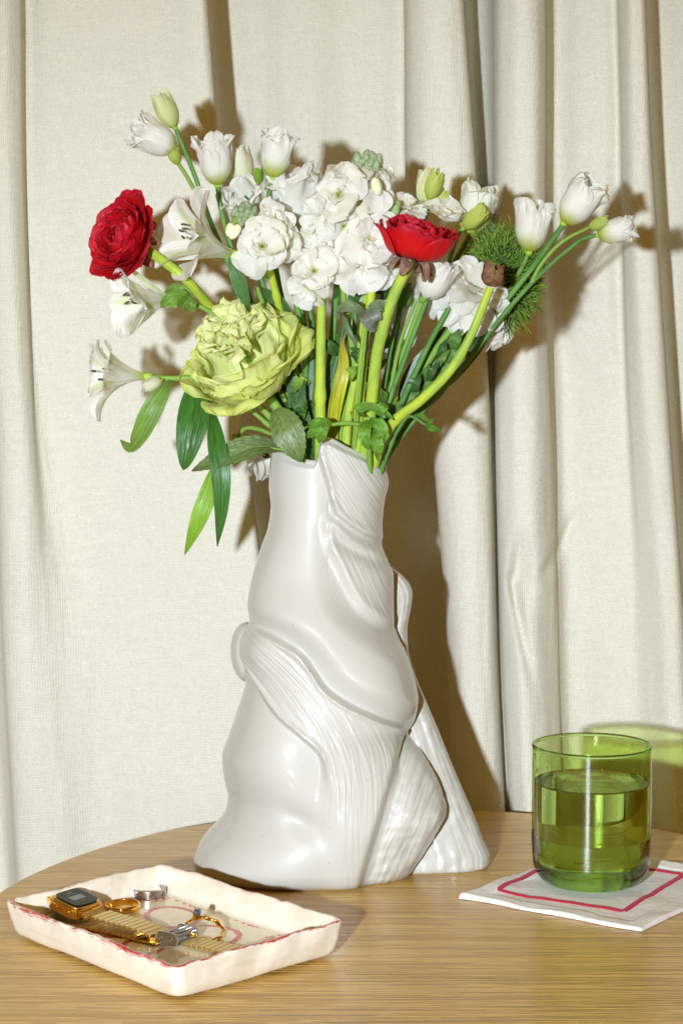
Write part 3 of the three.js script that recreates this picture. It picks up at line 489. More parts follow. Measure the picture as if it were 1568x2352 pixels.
// ---------- cloth coaster, green glass, water ----------
{
  const L = V(0.0823, 0, 0.0724), a = V(0.807, 0, 0.59), b = V(0.59, 0, -0.807), LA = 0.131, LB = 0.155;
  const P = (s, t) => L.clone().addScaledVector(a, s * LA).addScaledVector(b, t * LB);
  const cloth = thing('cloth_coaster', 'white woven cloth coaster with a red stitched square under the green glass', 'coaster', P(0.5, 0.5));
  const n = 150, ed = 0.0016;
  const top = (s, t) => { const p = P(s, t), m = Math.min(s * LA, (1 - s) * LA, t * LB, (1 - t) * LB), hem = smooth(0.0125, 0.0105, m); p.y = 0.0017 + 0.0009 * hem + 0.0009 * N3(p.x * 45, p.z * 45, 3) + 0.0002 * N3(p.x * 220, p.z * 220, 5); const corner = Math.exp(-((s ** 2 + t ** 2) / 0.02)); p.y += 0.0025 * corner * 0.6 + 0.0035 * Math.max(0, N3(s * 3.5, t * 3.5, 9)) * smooth(0.025, 0, m);
    const wv = 0.0034 * N3(s * 4, t * 4, 2); p.addScaledVector(b, wv * (t < 0.5 ? 1 : -1)).addScaledVector(a, 0.003 * N3(s * 4, t * 4, 12)); return p; };
  const g = gridGeo(n, n, (u, v) => {
    // the outer rings of the grid roll over the edge down to the table
    const k = (q) => { const i = Math.round(q * n); return i < 3 ? [0, 3 - i] : i > n - 3 ? [1, i - n + 3] : [(i - 3) / (n - 6), 0]; };
    const [s, e] = k(u), [t, f] = k(v), p = top(s, t), r = Math.max(e, f) / 3, out = Math.sin(r * Math.PI / 2) * ed, h = p.y;
    if (r > 0) { if (e) p.addScaledVector(a, (s < 0.5 ? -1 : 1) * out); if (f) p.addScaledVector(b, (t < 0.5 ? -1 : 1) * out); p.y = lerp(h, 0.0004, 1 - Math.cos(r * Math.PI / 2)); }
    return p;
  });
  { const p = g.attributes.position, q = g.attributes.uv; for (let i = 0; i < p.count; i++) q.setXY(i, (p.getX(i) * a.x + p.getZ(i) * a.z), (p.getX(i) * b.x + p.getZ(i) * b.z)); }
  const m = std(rgb(0.93, 0.91, 0.86), 0.95, { map: weaveTex(weave.colr, true, 8), bumpMap: weaveTex(weave.hgt, false, 8), bumpScale: 0.0003, sheen: 0.2, sheenColor: rgb(1, 1, 1) });
  part('cloth', g, m, cloth);
  // stitched red square
  const red = std(rgb(0.42, 0.006, 0.035), 0.75, { sheen: 0.4, sheenColor: rgb(1, 0.4, 0.5) });
  const cs = [[0.1055, 0.0615], [0.183, 0.1102], [0.2366, 0.0188], [0.159, -0.030]];
  const st = (x, z) => { const dx = x - L.x, dz = z - L.z; return [(dx * a.x + dz * a.z) / LA, (dx * b.x + dz * b.z) / LB]; };
  for (let k = 0; k < 4; k++) {
    const A = cs[k], B = cs[(k + 1) % 4], pts = [];
    for (let i = 0; i <= 40; i++) { const t = i / 40, x = lerp(A[0], B[0], t), z = lerp(A[1], B[1], t), [s, tt] = st(x, z), p = top(s, tt); pts.push(V(x + 0.0006 * N3(x * 60, z * 60, 8), p.y + 0.0003, z + 0.0012 * N3(x * 50, z * 50, 2) * Math.sin(Math.PI * t))); }
    const cv = new THREE.CatmullRomCurve3(pts), tube = gridGeo(10, 160, (u, v) => { const c = cv.getPointAt(v), t = cv.getTangentAt(v), sd = V(t.z, 0, -t.x).normalize(), an = u * Math.PI * 2, rib = 1 + 0.09 * Math.sin(v * 700 + 2 * an); return c.addScaledVector(sd, Math.cos(an) * 0.0021 * rib).addScaledVector(UP, Math.sin(an) * 0.0009 * rib); }, true);
    part('red_stitching', tube, red, cloth);
  }
}
const GC = V(at(1357, 1900, 0.045).x, 0.0036, 0.045);
{
  const R = 0.0405, TH = 0.0019, HT = at(1357, 1711, 0.045).y - GC.y;
  const glass = thing('drinking_glass', 'green tinted glass tumbler of water standing on the cloth coaster', 'glass', GC.clone());
  const RI = R - TH, lathe = (pr) => { const g = new THREE.LatheGeometry(pr.map((p) => new THREE.Vector2(...p)), 160); g.translate(GC.x, GC.y, GC.z); return g; };
  const tint = { color: rgb(1, 1, 1), roughness: 0.0, transmission: 1, ior: 1.5 }, gm = new THREE.MeshPhysicalMaterial({ ...tint, thickness: 0.002, attenuationColor: rgb(0.40, 0.70, 0.13), attenuationDistance: 0.02 });
  // thick rounded foot, thinning out upwards
  const foot = [[0, 0.0004], [0.018, 0.0003], [0.0245, 0]];
  for (let i = 1; i <= 14; i++) { const q = i / 14 * Math.PI / 2; foot.push([0.0255 + 0.0142 * Math.sin(q), 0.0175 - 0.0175 * Math.cos(q)]); }
  foot.push([R - 0.0003, 0.026], [R, 0.034], [R - 0.00035, 0.034], [R - 0.0011, 0.026]);
  for (let i = 0; i <= 14; i++) { const q = Math.PI / 2 - i / 14 * Math.PI / 2; foot.push([0.022 + (RI - 0.0004 - 0.022) * Math.sin(q), 0.0225 - 0.0182 * Math.cos(q)]); }
  foot.push([0.01, 0.0042], [0, 0.0044]);
  part('glass_foot', lathe(foot), gm, glass);
  // clear side wall and rounded drinking rim
  const wallP = []; for (let i = 4; i <= 14; i++) { const q = i / 14 * Math.PI / 2; wallP.push([0.0251 + 0.0142 * Math.sin(q), 0.0179 - 0.0175 * Math.cos(q)]); }
  part('glass_wall', lathe([...wallP, [R - 0.0006, 0.026], [R - 0.0002, 0.0345], [R - 0.0002, 0.05], [R - 0.0002, HT - 0.0014]]), new THREE.MeshPhysicalMaterial({ ...tint, color: rgb(0.75, 0.875, 0.46), thickness: 0, side: THREE.DoubleSide }), glass);
  const rimP = []; for (let i = 0; i <= 20; i++) { const q = i / 20 * Math.PI * 2; rimP.push([R - 0.0009 + 0.00115 * Math.cos(q), HT - 0.0004 + 0.0013 * Math.sin(q)]); }
  part('glass_rim', lathe(rimP), new THREE.MeshPhysicalMaterial({ ...tint, thickness: 0.002, attenuationColor: rgb(0.40, 0.70, 0.13), attenuationDistance: 0.004 }), glass);
  const lev = at(1357, 1828.6, 0.085).y - GC.y, wp = [[0, 0.00425], [0.01, 0.00405]];
  for (let i = 14; i >= 0; i--) { const q = Math.PI / 2 - i / 14 * Math.PI / 2; wp.push([0.022 + (RI - 0.0006 - 0.022) * Math.sin(q) + 0.0002, 0.0225 - 0.0182 * Math.cos(q) - 0.0001]); }
  wp.push([RI - 0.0003, 0.03], [RI + 0.0002, 0.05], [RI + 0.0002, lev + 0.0016], [RI - 0.0004, lev + 0.0009], [RI - 0.0016, lev + 0.0002], [RI - 0.004, lev], [0, lev]);
  const wg = new THREE.LatheGeometry(wp.map((p) => new THREE.Vector2(...p)), 160); wg.translate(GC.x, GC.y, GC.z);
  const wm = new THREE.MeshPhysicalMaterial({ color: rgb(1, 1, 1), roughness: 0.0, transmission: 1, thickness: 0.05, ior: 1.33, attenuationColor: rgb(0.9, 0.97, 0.8), attenuationDistance: 0.08 });
  const water = shadowed(new THREE.Mesh(wg, wm)); water.name = 'drinking_water'; wg.translate(-GC.x, -GC.y, -GC.z); water.position.copy(GC); scene.add(water);
  tag(water, 'clear water filling the green glass to about three quarters', 'water', null, 'thing');
  reseed(77);
  const drops = [];
  for (let k = 0; k < 34; k++) {
    const th = rr(-2.2, 2.2), y = rr(lev + 0.002, HT - 0.005), s = rr(0.0003, 0.0009) * (k < 3 ? 1.5 : 1), d = new THREE.SphereGeometry(s, 10, 8); d.scale(1, rr(1, 1.6), 0.55); d.translate(0, 0, RI - 0.0001); d.rotateY(th); d.translate(GC.x, GC.y + y, GC.z); drops.push(d);
  }
  const dm = part('water_droplets', mergeGeometries(drops), new THREE.MeshPhysicalMaterial({ color: rgb(1, 1, 1), roughness: 0, transmission: 1, thickness: 0.001, ior: 1.33 }), glass); dm.userData.kind = 'stuff';
}
// ---------- flowers: builders ----------
const veins = (() => {                                              // fine lengthwise veins for petals and leaves
  reseed(61); const S = 256, h = new Uint8Array(S * S * 4);
  for (let y = 0; y < S; y++) for (let x = 0; x < S; x++) { const k = (y * S + x) * 4, fan = (x / S - 0.5) * lerp(1.15, 0.75, y / S), v = 0.5 + 0.9 * N3(fan * 34, y / S * 3, 2) + 0.5 * N3(fan * 70, y / S * 6, 5) + 0.4 * N3(x / 20, y / 20, 8); h[k] = h[k + 1] = h[k + 2] = clamp(v) * 255; h[k + 3] = 255; }
  const t = new THREE.DataTexture(h, S, S); t.magFilter = THREE.LinearFilter; t.wrapS = t.wrapT = THREE.RepeatWrapping; t.needsUpdate = true; return t;
})();
const stemBump = (() => {
  reseed(62); const W = 128, H = 1024, h = new Uint8Array(W * H * 4);
  for (let y = 0; y < H; y++) for (let x = 0; x < W; x++) { const k = (y * W + x) * 4, v = 0.5 + 0.35 * Math.cos(x / W * 6.283 * 9) + 0.8 * N3(x / 9, y / 26, 2) + 0.4 * rr(-0.5, 0.5); h[k] = h[k + 1] = h[k + 2] = clamp(v) * 255; h[k + 3] = 255; }
  const t = new THREE.DataTexture(h, W, H); t.magFilter = THREE.LinearFilter; t.wrapS = t.wrapT = THREE.RepeatWrapping; t.needsUpdate = true; return t;
})();
const vcMat = (rough, o = {}) => std(rgb(1, 1, 1), rough, { vertexColors: true, ...o });
const petalMat = vcMat(0.62, { transmission: 0.48, specularIntensity: 0.4, bumpMap: veins, bumpScale: 0.00014 }), redMat = vcMat(0.5, { transmission: 0.15, specularIntensity: 0.5, bumpMap: veins, bumpScale: 0.0002 }), greenMat = vcMat(0.52, { specularIntensity: 0.5, bumpMap: stemBump, bumpScale: 0.00018 }), leafMat = vcMat(0.42, { transmission: 0.12, clearcoat: 0.15, clearcoatRoughness: 0.3, bumpMap: veins, bumpScale: 0.0004 }), dullMat = vcMat(0.7, { specularIntensity: 0.4 }), bristleMat = vcMat(0.6, { transmission: 0.2 });
const mixc = (a, b, t) => [lerp(a[0], b[0], t), lerp(a[1], b[1], t), lerp(a[2], b[2], t)];
const WHITE = [0.88, 0.87, 0.79], LIME = [0.60, 0.68, 0.06], RED = [0.56, 0.004, 0.006], DKRED = [0.20, 0.002, 0.012];
const STEM = { pale: [[0.40, 0.49, 0.04], [0.24, 0.38, 0.05]], mid: [[0.16, 0.30, 0.035], [0.20, 0.34, 0.05]], dark: [[0.06, 0.17, 0.03], [0.12, 0.26, 0.05]] };
const keyed = (k) => { const xs = k.map((a) => a[0]), ys = k.map((a) => a[1]); return (t) => { let i = 0; while (i < xs.length - 2 && t > xs[i + 1]) i++; const q = clamp((t - xs[i]) / (xs[i + 1] - xs[i])); return lerp(ys[i], ys[i + 1], q * q * (3 - 2 * q)); }; };
// one petal: grows from the flower's axis (y), its centre line bending by ang(t) away from the axis; half: wraps round the axis, W: lies flat
function petal(o) {
  const { L = 0.03, r0 = 0.002, y0 = 0, ang = [[0, 1], [1, 0]], half = 0, W = 0.02, cup = 0.1, base = 0.3, wm = 0.6, tm = 0.7, tip = 2, ruf = 0.0008, rf = 3, nu = 9, nv = 10, notch = 0, color = () => WHITE, s0 = rr(0, 900), point = 0, twist = 0 } = o;
  const af = keyed(ang), R = [r0], Y = [y0], A = [af(0)], n = 40;
  for (let i = 1; i <= n; i++) { const a = af((i - 0.5) / n); R.push(R[i - 1] + Math.sin(a) * L / n); Y.push(Y[i - 1] + Math.cos(a) * L / n); A.push(af(i / n)); }
  const get = (arr, t) => { const f = clamp(t) * n, i = Math.min(n - 1, Math.floor(f)); return lerp(arr[i], arr[i + 1], f - i); };
  const wf = (t) => { let w = lerp(base, 1, smooth(0, wm, t)); if (t > tm) w *= Math.pow(Math.max(0, 1 - Math.pow((t - tm) / (1 - tm), tip)), point ? 0.9 : 0.5); return Math.max(w, 0.02); };
  return gridGeo(nu, nv, (u, v) => {
    const s = u * 2 - 1, t = v * (1 - notch * (1 - Math.abs(s)) * smooth(0.6, 1, v)), w = wf(v * 0.995), r = get(R, t), y = get(Y, t), a = get(A, t);
    const ni = [-Math.cos(a), Math.sin(a)];
    const e = smooth(0.15, 1, v) * (0.35 + 0.65 * Math.abs(s) + 0.35 * v) * (o.edge ? 0.25 + 0.75 * smooth(0.45, 1, v) : 1);
    const k = ruf * e * (1.5 * N3(s * rf * 0.5 + s0, v * rf * 0.6, s0 * 0.7) + 0.8 * N3(s * rf * 1.3 + s0, v * rf * 1.1 + 7, s0)) * 1.6 + ruf * 0.55 * smooth(0.7, 1, Math.max(v, Math.abs(s) * 0.95)) * N3(s * rf * 4 + s0, v * rf * 4, s0 + 3);
    let d = k + cup * (half ? 0 : W * w * w * s * s) + twist * s * v * L;
    const rad = r + ni[0] * d, yy = y + ni[1] * d;
    if (half) { const ph = s * half * w; return V(rad * Math.sin(ph), yy, rad * Math.cos(ph) ); }
    return V(s * W * w / 2, yy, rad);
  }, false, (u, v) => color(v, u * 2 - 1, s0));
}
function basisFor(pos, axis, roll = 0) {
  const y = axis.clone().normalize(), ref = Math.abs(y.y) > 0.95 ? V(0, 0, 1) : V(0, 1, 0), x = ref.clone().cross(y).normalize(), z = x.clone().cross(y);
  return new THREE.Matrix4().makeBasis(x, y, z).multiply(new THREE.Matrix4().makeRotationY(roll)).setPosition(pos);
}
const turnY = (a, tiltX = 0, tiltZ = 0, dy = 0) => new THREE.Matrix4().makeRotationY(a).multiply(new THREE.Matrix4().makeRotationX(tiltX)).multiply(new THREE.Matrix4().makeRotationZ(tiltZ)).setPosition(0, dy, 0);
function worldPos(o) { const p = V(); while (o && o !== scene) { p.add(o.position); o = o.parent; } return p; }
function blossom(parent, name, pos, axis, roll = 0) {
  const g = new THREE.Group(); g.name = name; parent.add(g); g.position.copy(pos).sub(worldPos(parent));
  const M = basisFor(pos, axis, roll);
  return { g, M, add(pname, geo, mat, T) { if (T) geo.applyMatrix4(T); geo.applyMatrix4(M); return part(pname, geo, mat, g); } };
}
// tapered, slightly knobbly stem through measured points [px, py, z]
function stemGeo(pts, r0, r1, cols, o = {}) {
  const cv = new THREE.CatmullRomCurve3(pts.map((p) => (p.isVector3 ? p : at(...p))), false, 'centripetal'), len = cv.getLength(), nv = Math.max(14, Math.round(len / 0.004)), nu = o.nu || 10, s0 = rr(0, 500), nds = len > 0.08 ? [rr(0.3, 0.5), rr(0.55, 0.85)] : [];
  const fr = []; let prev = null;
  for (let j = 0; j <= nv; j++) { const t = cv.getTangentAt(j / nv); let x = prev ? prev.clone().addScaledVector(t, -prev.dot(t)) : V(0, 0, 1).cross(t); if (x.lengthSq() < 1e-9) x = V(1, 0, 0); x.normalize(); prev = x; fr.push([cv.getPointAt(j / nv), x, t.clone().cross(x)]); }
  return gridGeo(nu, nv, (u, v) => { const [p, x, y] = fr[Math.round(v * nv)], a = u * Math.PI * 2, node = (o.nodes || nds).reduce((s, q) => s + 0.3 * Math.exp(-(((v - q) * len / 0.0016) ** 2)), 0), r = lerp(r0, r1, v) * (1 + 0.05 * N3(v * len * 90, s0, 1) + node + (o.rib ? 0.07 * Math.cos(a * 6) : 0)); return p.clone().addScaledVector(x, Math.cos(a) * r).addScaledVector(y, Math.sin(a) * r); }, true,
    (u, v) => { const n = clamp(0.45 + 0.9 * N3(u * 6, v * len * 120, s0) + 0.9 * N3(u * 2, v * len * 25, s0) + 0.25 * Math.cos(u * 37.7)); return mixc(cols[0], cols[1], o.grad ? clamp(n * 0.5 + v * 0.5) : n); });
}
// blade leaf along measured points, folded along the midrib; face: direction the upper side looks
function leafGeo(pts, W, face, o = {}) {
  const cv = new THREE.CatmullRomCurve3(pts.map((p) => (p.isVector3 ? p : at(...p))), false, 'centripetal'), nv = o.nv || 26, nu = o.nu || 12, c0 = o.cols || [[0.035, 0.13, 0.012], [0.07, 0.2, 0.02]], s0 = rr(0, 500), len = cv.getLength();
  const prof = o.prof || ((t) => Math.pow(Math.sin(Math.PI * Math.pow(clamp(t * 0.985 + 0.015), o.skew || 0.8)), 0.85));
  return gridGeo(nu, nv, (u, v) => {
    const p = cv.getPointAt(v), t = cv.getTangentAt(v), tw = (o.twist || 0) * v, f = face.clone().applyAxisAngle(t, tw), side = t.clone().cross(f).normalize(), n = side.clone().cross(t).normalize(), s = u * 2 - 1;
    let w = W / 2 * Math.max(0.02, prof(v)); if (o.teeth) w *= 1 + o.teeth * (((v * o.nt) % 1) - 0.5);
    const wave = (o.wave || 0) * N3(v * 7 + s0, s * 1.5, s0) * Math.abs(s) * W;
    return p.addScaledVector(side, s * w).addScaledVector(n, (o.fold || 0.15) * Math.abs(s) * w + wave - (o.rib ? 0.06 * W * Math.exp(-((s / 0.08) ** 2)) * (1 - v) : 0) + (o.veinB || 0) * Math.cos(s * (o.veins || 14)) );
  }, false, (u, v) => { const s = u * 2 - 1; let k = 0.5 + 0.5 * Math.cos(s * (o.veins || 14)) * 0.5 + 0.7 * N3(v * 9, s * 5, s0); if (o.net) k = 0.4 + 0.9 * Math.max(Math.exp(-((s / 0.07) ** 2)), 0.7 * Math.exp(-(((((v * 8 - Math.abs(s) * 1.6) % 1 + 1) % 1 - 0.5) / 0.1) ** 2))) + 0.4 * N3(v * 30, s * 12, s0); if (o.tipc && v > 0.75) return mixc(mixc(c0[0], c0[1], clamp(k)), o.tipc, smooth(0.75, 1, v)); return mixc(c0[0], c0[1], clamp(k)); });
}
const FR = V(0, 0.1, 1);
// calyx: a small cup and thin pointed sepals clasping the flower
function calyx(b, r, n, sl, cols, spread = 0.35, dy = 0) {
  const cup = new THREE.SphereGeometry(r, 14, 10); cup.scale(1, 1.15, 1); cup.translate(0, dy, 0); const c = []; for (let i = 0; i < cup.attributes.position.count; i++) c.push(...mixc(cols[0], cols[1], rnd())); cup.setAttribute('color', new THREE.Float32BufferAttribute(c, 3));
  b.add('calyx', cup, greenMat);
  for (let k = 0; k < n; k++) b.add('sepal', petal({ L: sl * rr(0.8, 1.1), r0: r * 0.7, y0: dy, W: r * 0.75, base: 1, wm: 0.1, tm: 0.05, tip: 1, point: 1, ang: [[0, 1.25], [0.3, spread], [0.7, 0.05], [1, rr(-0.1, 0.5)]], cup: 0.3, ruf: 0.0003, nu: 4, nv: 9, color: () => cols[0] }), greenMat, turnY(k / n * 6.283 + rr(-0.2, 0.2)));
}
const lisColor = (lim = 0.3, c = WHITE) => (v, s) => mixc(LIME, c, smooth(0.1, 0.16 + lim + 0.1 * Math.abs(s), v));
function lisianthus(parent, pos, axis, H, o = {}) {
  const open = o.open ?? 0.35, b = blossom(parent, o.name || 'blossom', pos, axis, o.roll ?? rr(0, 6)), col = lisColor(o.lim ?? 0.3, o.col || WHITE);
  const ring = (n, f, half, op, r0) => { for (let k = 0; k < n; k++) b.add('petal', petal({ L: H * 1.28 * f * rr(0.86, 1.08), r0: r0 * 0.4, half: half * rr(0.85, 1.15), ang: [[0, 1.2], [0.22, 0.62], [0.5, 0.06], [0.8, -0.1 + op * rr(0.1, 0.7)], [1, op * rr(-0.3, 2.2) + rr(-0.25, 0.25)]], base: 0.6, wm: 0.5, tm: 0.64, tip: 2.6, ruf: H * rr(0.05, 0.09), rf: 2.6, nu: 16, nv: 18, edge: 1, color: col }), petalMat, turnY(k / n * 6.283 + rr(-0.1, 0.1) + f * 2, rr(-0.05, 0.05))); };
  ring(5, 0.9, 0.95, open, 0.004); ring(4, 1.0, 1.0, open * 0.6, 0.002); ring(o.tight ? 3 : 4, 1.0, 0.95, open * 0.2 - 0.2, 0.001);
  calyx(b, H * 0.085, 5, H * 0.62, [[0.27, 0.44, 0.03], [0.4, 0.52, 0.06]]);
  return b;
}
function budFlower(parent, pos, axis, H, o = {}) {                        // closed, spirally rolled bud
  const b = blossom(parent, o.name || 'bud', pos, axis, rr(0, 6)), c1 = o.c1 || [0.66, 0.72, 0.22], c2 = o.c2 || [0.8, 0.82, 0.55];
  for (let k = 0; k < 5; k++) b.add('petal', petal({ L: H * rr(0.95, 1.05), r0: 0.0006, half: 1.05, ang: [[0, 1.15], [0.25, 0.42], [0.55, -0.02], [0.85, -0.26], [1, -0.2 + (o.open || 0)]], base: 0.7, wm: 0.4, tm: 0.55, tip: 2, ruf: H * 0.025, nu: 9, nv: 12, twist: 0.02, color: (v, s, q) => mixc(mixc(LIME, c1, smooth(0, 0.3, v)), c2, clamp(v * 0.8 + 0.2 * Math.abs(s))) }), petalMat, turnY(k / 5 * 6.283, 0, 0.05));
  calyx(b, H * 0.07, 4, H * 0.6, [[0.2, 0.36, 0.03], [0.32, 0.46, 0.05]], 0.25);
  return b;
}
function stockFloret(parent, pos, axis, R, o = {}) {
  const b = blossom(parent, 'floret', pos, axis, rr(0, 6)), mid = [0.66, 0.72, 0.1];
  const col = (lim) => { const tint = mixc(WHITE, [0.84, 0.81, 0.64], rnd() < 0.3 ? rr(0.2, 0.8) : 0), brown = rnd() < 0.18 ? 0.7 : 0; return (v, s, q) => mixc(mixc(mid, tint, smooth(0, lim, v)), [0.62, 0.5, 0.3], brown * smooth(0.9, 1, v) * clamp(0.3 + N3(s * 4, q, 1))); };
  const ring = (n, L, W, a, lim, dy, ruf) => { for (let k = 0; k < n; k++) b.add('petal', petal({ L: L * rr(0.72, 1.14), W: W * rr(0.7, 1.2), r0: 0.0007, y0: dy, base: 0.22, wm: 0.62, tm: 0.6, tip: 2.2, ang: [[0, a * 0.45], [0.45, a], [1, a + rr(-0.5, 0.5)]], cup: rr(-0.2, 0.3), ruf: ruf, rf: 2.3, nu: 11, nv: 11, notch: rr(0, 0.08), color: col(lim) }), petalMat, turnY(k / n * 6.283 + rr(-0.4, 0.4) + dy * 900, rr(-0.25, 0.25), rr(-0.28, 0.28))); };
  ring(5, R * 1.12, R * 1.2, 1.5, 0.2, 0, R * 0.075); ring(o.inner ?? 4, R * 0.82, R * 0.9, 1.22, 0.32, 0.0008, R * 0.085); if (!o.noMid) { ring(3, R * 0.5, R * 0.52, 0.95, 0.62, 0.0012, R * 0.07); ring(4, R * 0.3, R * 0.2, 0.5, 1.1, 0.0014, R * 0.04); }
  return b;
}
function tinyBuds(parent, pos, n, spread, r, cols) {
  for (let k = 0; k < n; k++) { const g = new THREE.SphereGeometry(r * rr(0.75, 1.15), 12, 10); g.scale(1, 1.7, 1); g.rotateZ(rr(-0.7, 0.7)); g.rotateX(rr(-0.5, 0.5)); const c = []; for (let i = 0; i < g.attributes.position.count; i++) c.push(...mixc(cols[0], cols[1], clamp(0.5 + N3(i * 0.21, k, 2)))); g.setAttribute('color', new THREE.Float32BufferAttribute(c, 3)); const a = k * 2.4, q = Math.sqrt((k + 0.5) / n); g.translate(pos.x + Math.cos(a) * q * spread, pos.y + Math.sin(a) * q * spread * 0.8, pos.z + spread * 0.5 * (1 - q) + rr(-0.001, 0.001)); part('flower_bud', g, dullMat, parent); }
}
function alstroemeria(parent, pos, axis, L, o = {}) {
  const b = blossom(parent, 'blossom', pos, axis, o.roll || 0), op = o.open ?? 1;
  const streak = (w, c) => (v, s, q) => { let k = mixc([0.55, 0.66, 0.12], WHITE, smooth(0, 0.28, v)); const g = Math.exp(-((s / w) ** 2)) * smooth(1.02, 0.72, v) * c; k = mixc(k, [0.5, 0.62, 0.06], g); return k; };
  for (let k = 0; k < 3; k++) b.add('petal', petal({ L: L * rr(0.95, 1.05), W: L * 0.6, r0: 0.0016, base: 0.22, wm: 0.75, tm: 0.72, tip: 2.1, ang: [[0, 0.14], [0.3, 0.34 * op], [0.65, 0.66 * op], [1, 1.15 * op]], cup: 0.16, ruf: L * 0.03, nu: 11, nv: 16, color: streak(0.16, o.streak ?? 0.35) }), petalMat, turnY(k / 3 * 6.283));
  for (let k = 0; k < 3; k++) b.add('petal', petal({ L: L * rr(0.95, 1.05), W: L * 0.37, r0: 0.0012, base: 0.24, wm: 0.7, tm: 0.7, tip: 1.8, ang: [[0, 0.05], [0.35, 0.26 * op], [0.7, 0.52 * op], [1, 1.1 * op]], cup: 0.2, ruf: L * 0.02, nu: 9, nv: 16, color: streak(0.3, 0.6) }), petalMat, turnY(k / 3 * 6.283 + 1.047));
  for (let k = 0; k < 6; k++) { const a = rr(-0.5, 0.5), l = L * rr(0.55, 0.78), e = V(Math.sin(k) * 0.003 + 0.004, l, Math.cos(k * 1.7) * 0.0035), cv = [V(0, 0.002, 0), V(e.x * 0.3, l * 0.5, e.z * 0.3), e]; b.add('stamen', stemGeo(cv, 0.00045, 0.00035, [[0.8, 0.8, 0.6], [0.85, 0.85, 0.7]], { nu: 6 }), petalMat); const an = new THREE.SphereGeometry(0.0011, 8, 8); an.scale(0.8, 2.1, 0.8); an.rotateZ(a); an.translate(e.x, e.y + 0.001, e.z); const c = []; for (let i = 0; i < an.attributes.position.count; i++) c.push(0.08, 0.08, 0.045); an.setAttribute('color', new THREE.Float32BufferAttribute(c, 3)); b.add('anther', an, dullMat); }
  const ov = new THREE.SphereGeometry(L * 0.075, 14, 10); ov.scale(1, 1.35, 1); ov.translate(0, -L * 0.06, 0); const c = []; for (let i = 0; i < ov.attributes.position.count; i++) c.push(...mixc([0.22, 0.4, 0.04], [0.42, 0.55, 0.08], rnd())); ov.setAttribute('color', new THREE.Float32BufferAttribute(c, 3)); b.add('ovary', ov, greenMat);
  return b;
}
function mum(parent, pos, axis, R, o = {}) {
  const b = blossom(parent, 'blossom', pos, axis, rr(0, 6)), n = o.n || 34;
  for (let k = 0; k < n; k++) { const f = k / n, a = lerp(0.25, o.droop ?? 1.75, Math.sqrt(f)); b.add('petal', petal({ L: R * lerp(0.65, 1.12, f) * rr(0.9, 1.1), W: R * rr(0.4, 0.54), r0: R * 0.08, y0: -R * 0.12 * f, base: 0.4, wm: 0.6, tm: 0.72, tip: 2.2, ang: [[0, a * 0.7], [0.45, a], [1, a + rr(0, 0.55)]], cup: rr(0.05, 0.3), ruf: R * 0.025, nu: 7, nv: 11, color: (v) => mixc([0.8, 0.82, 0.6], WHITE, smooth(0, 0.2, v)) }), petalMat, turnY(k * 2.39996, rr(-0.08, 0.08))); }
  calyx(b, R * 0.2, 8, R * 0.3, [[0.08, 0.22, 0.03], [0.14, 0.32, 0.04]], 0.6, -R * 0.3);
  return b;
}
// ---------- the bouquet ----------
const MOUTH = (px, z = 0) => [px, 1062, z];
const flower = (name, label, px, z = 0) => thing(name, label, 'flower', at(px, 1085, z));
const stemTo = (t, pts, r0, r1, kind = 'mid', o = {}) => part(o.name || 'stem', stemGeo(pts, r0, r1, STEM[kind] || kind, o), o.mat || greenMat, t);

// red ranunculus, tilted away to the side
function ranunculus(t, pos, axis, R, o = {}) {
  const b = blossom(t, 'blossom', pos, axis, 0.4), rings = o.rings || 9;
  for (let i = 0; i < rings; i++) {
    const f = i / (rings - 1), n = Math.round(lerp(4, 9, f)), open = lerp(-0.75, o.open ?? 0.85, Math.pow(f, 1.3));
    for (let k = 0; k < n; k++) b.add('petal', petal({ L: R * lerp(0.8, 1.32, f) * rr(0.95, 1.05), r0: R * 0.05, y0: R * lerp(0.16, 0, f), half: lerp(1.15, 0.62, f) * rr(0.9, 1.15), ang: [[0, 1.5], [0.3, lerp(0.7, 1.2, f)], [0.65, open + lerp(0.35, 0.1, f)], [1, open + rr(-0.1, 0.3)]], base: 0.5, wm: 0.5, tm: 0.5, tip: 2.2, ruf: R * 0.035, rf: 2.4, nu: 12, nv: 12, notch: 0,
      color: (v, s, q) => mixc(mixc(DKRED, RED, smooth(0, 0.45, v)), [0.36, 0.015, 0.05], 0.55 * smooth(0.86, 1, v) + 0.15 * clamp(N3(s * 3, v * 5, q))) }), redMat, turnY(k / n * 6.283 + i * 1.1 + rr(-0.12, 0.12), rr(-0.1, 0.1), rr(-0.07, 0.07)));
  }
  const sc = o.sep || [[0.30, 0.05, 0.12], [0.34, 0.2, 0.16]];
  for (let k = 0; k < 6; k++) b.add('sepal', petal({ L: R * (o.sepL ?? 0.62) * rr(0.8, 1.15), W: R * 0.34, r0: R * 0.06, y0: -R * 0.03, ang: [[0, 1.5], [0.5, o.sepA ?? 1.9], [1, (o.sepA ?? 1.9) + rr(0.1, 0.9)]], base: 0.7, wm: 0.3, tm: 0.35, tip: 1.5, cup: 0.28, ruf: R * 0.06, nu: 6, nv: 9, color: (v, s, q) => mixc(sc[0], sc[1], clamp(0.5 + N3(v * 6, s * 4, q))) }), dullMat, turnY(k / 6 * 6.283 + 0.3));
  return b;
}
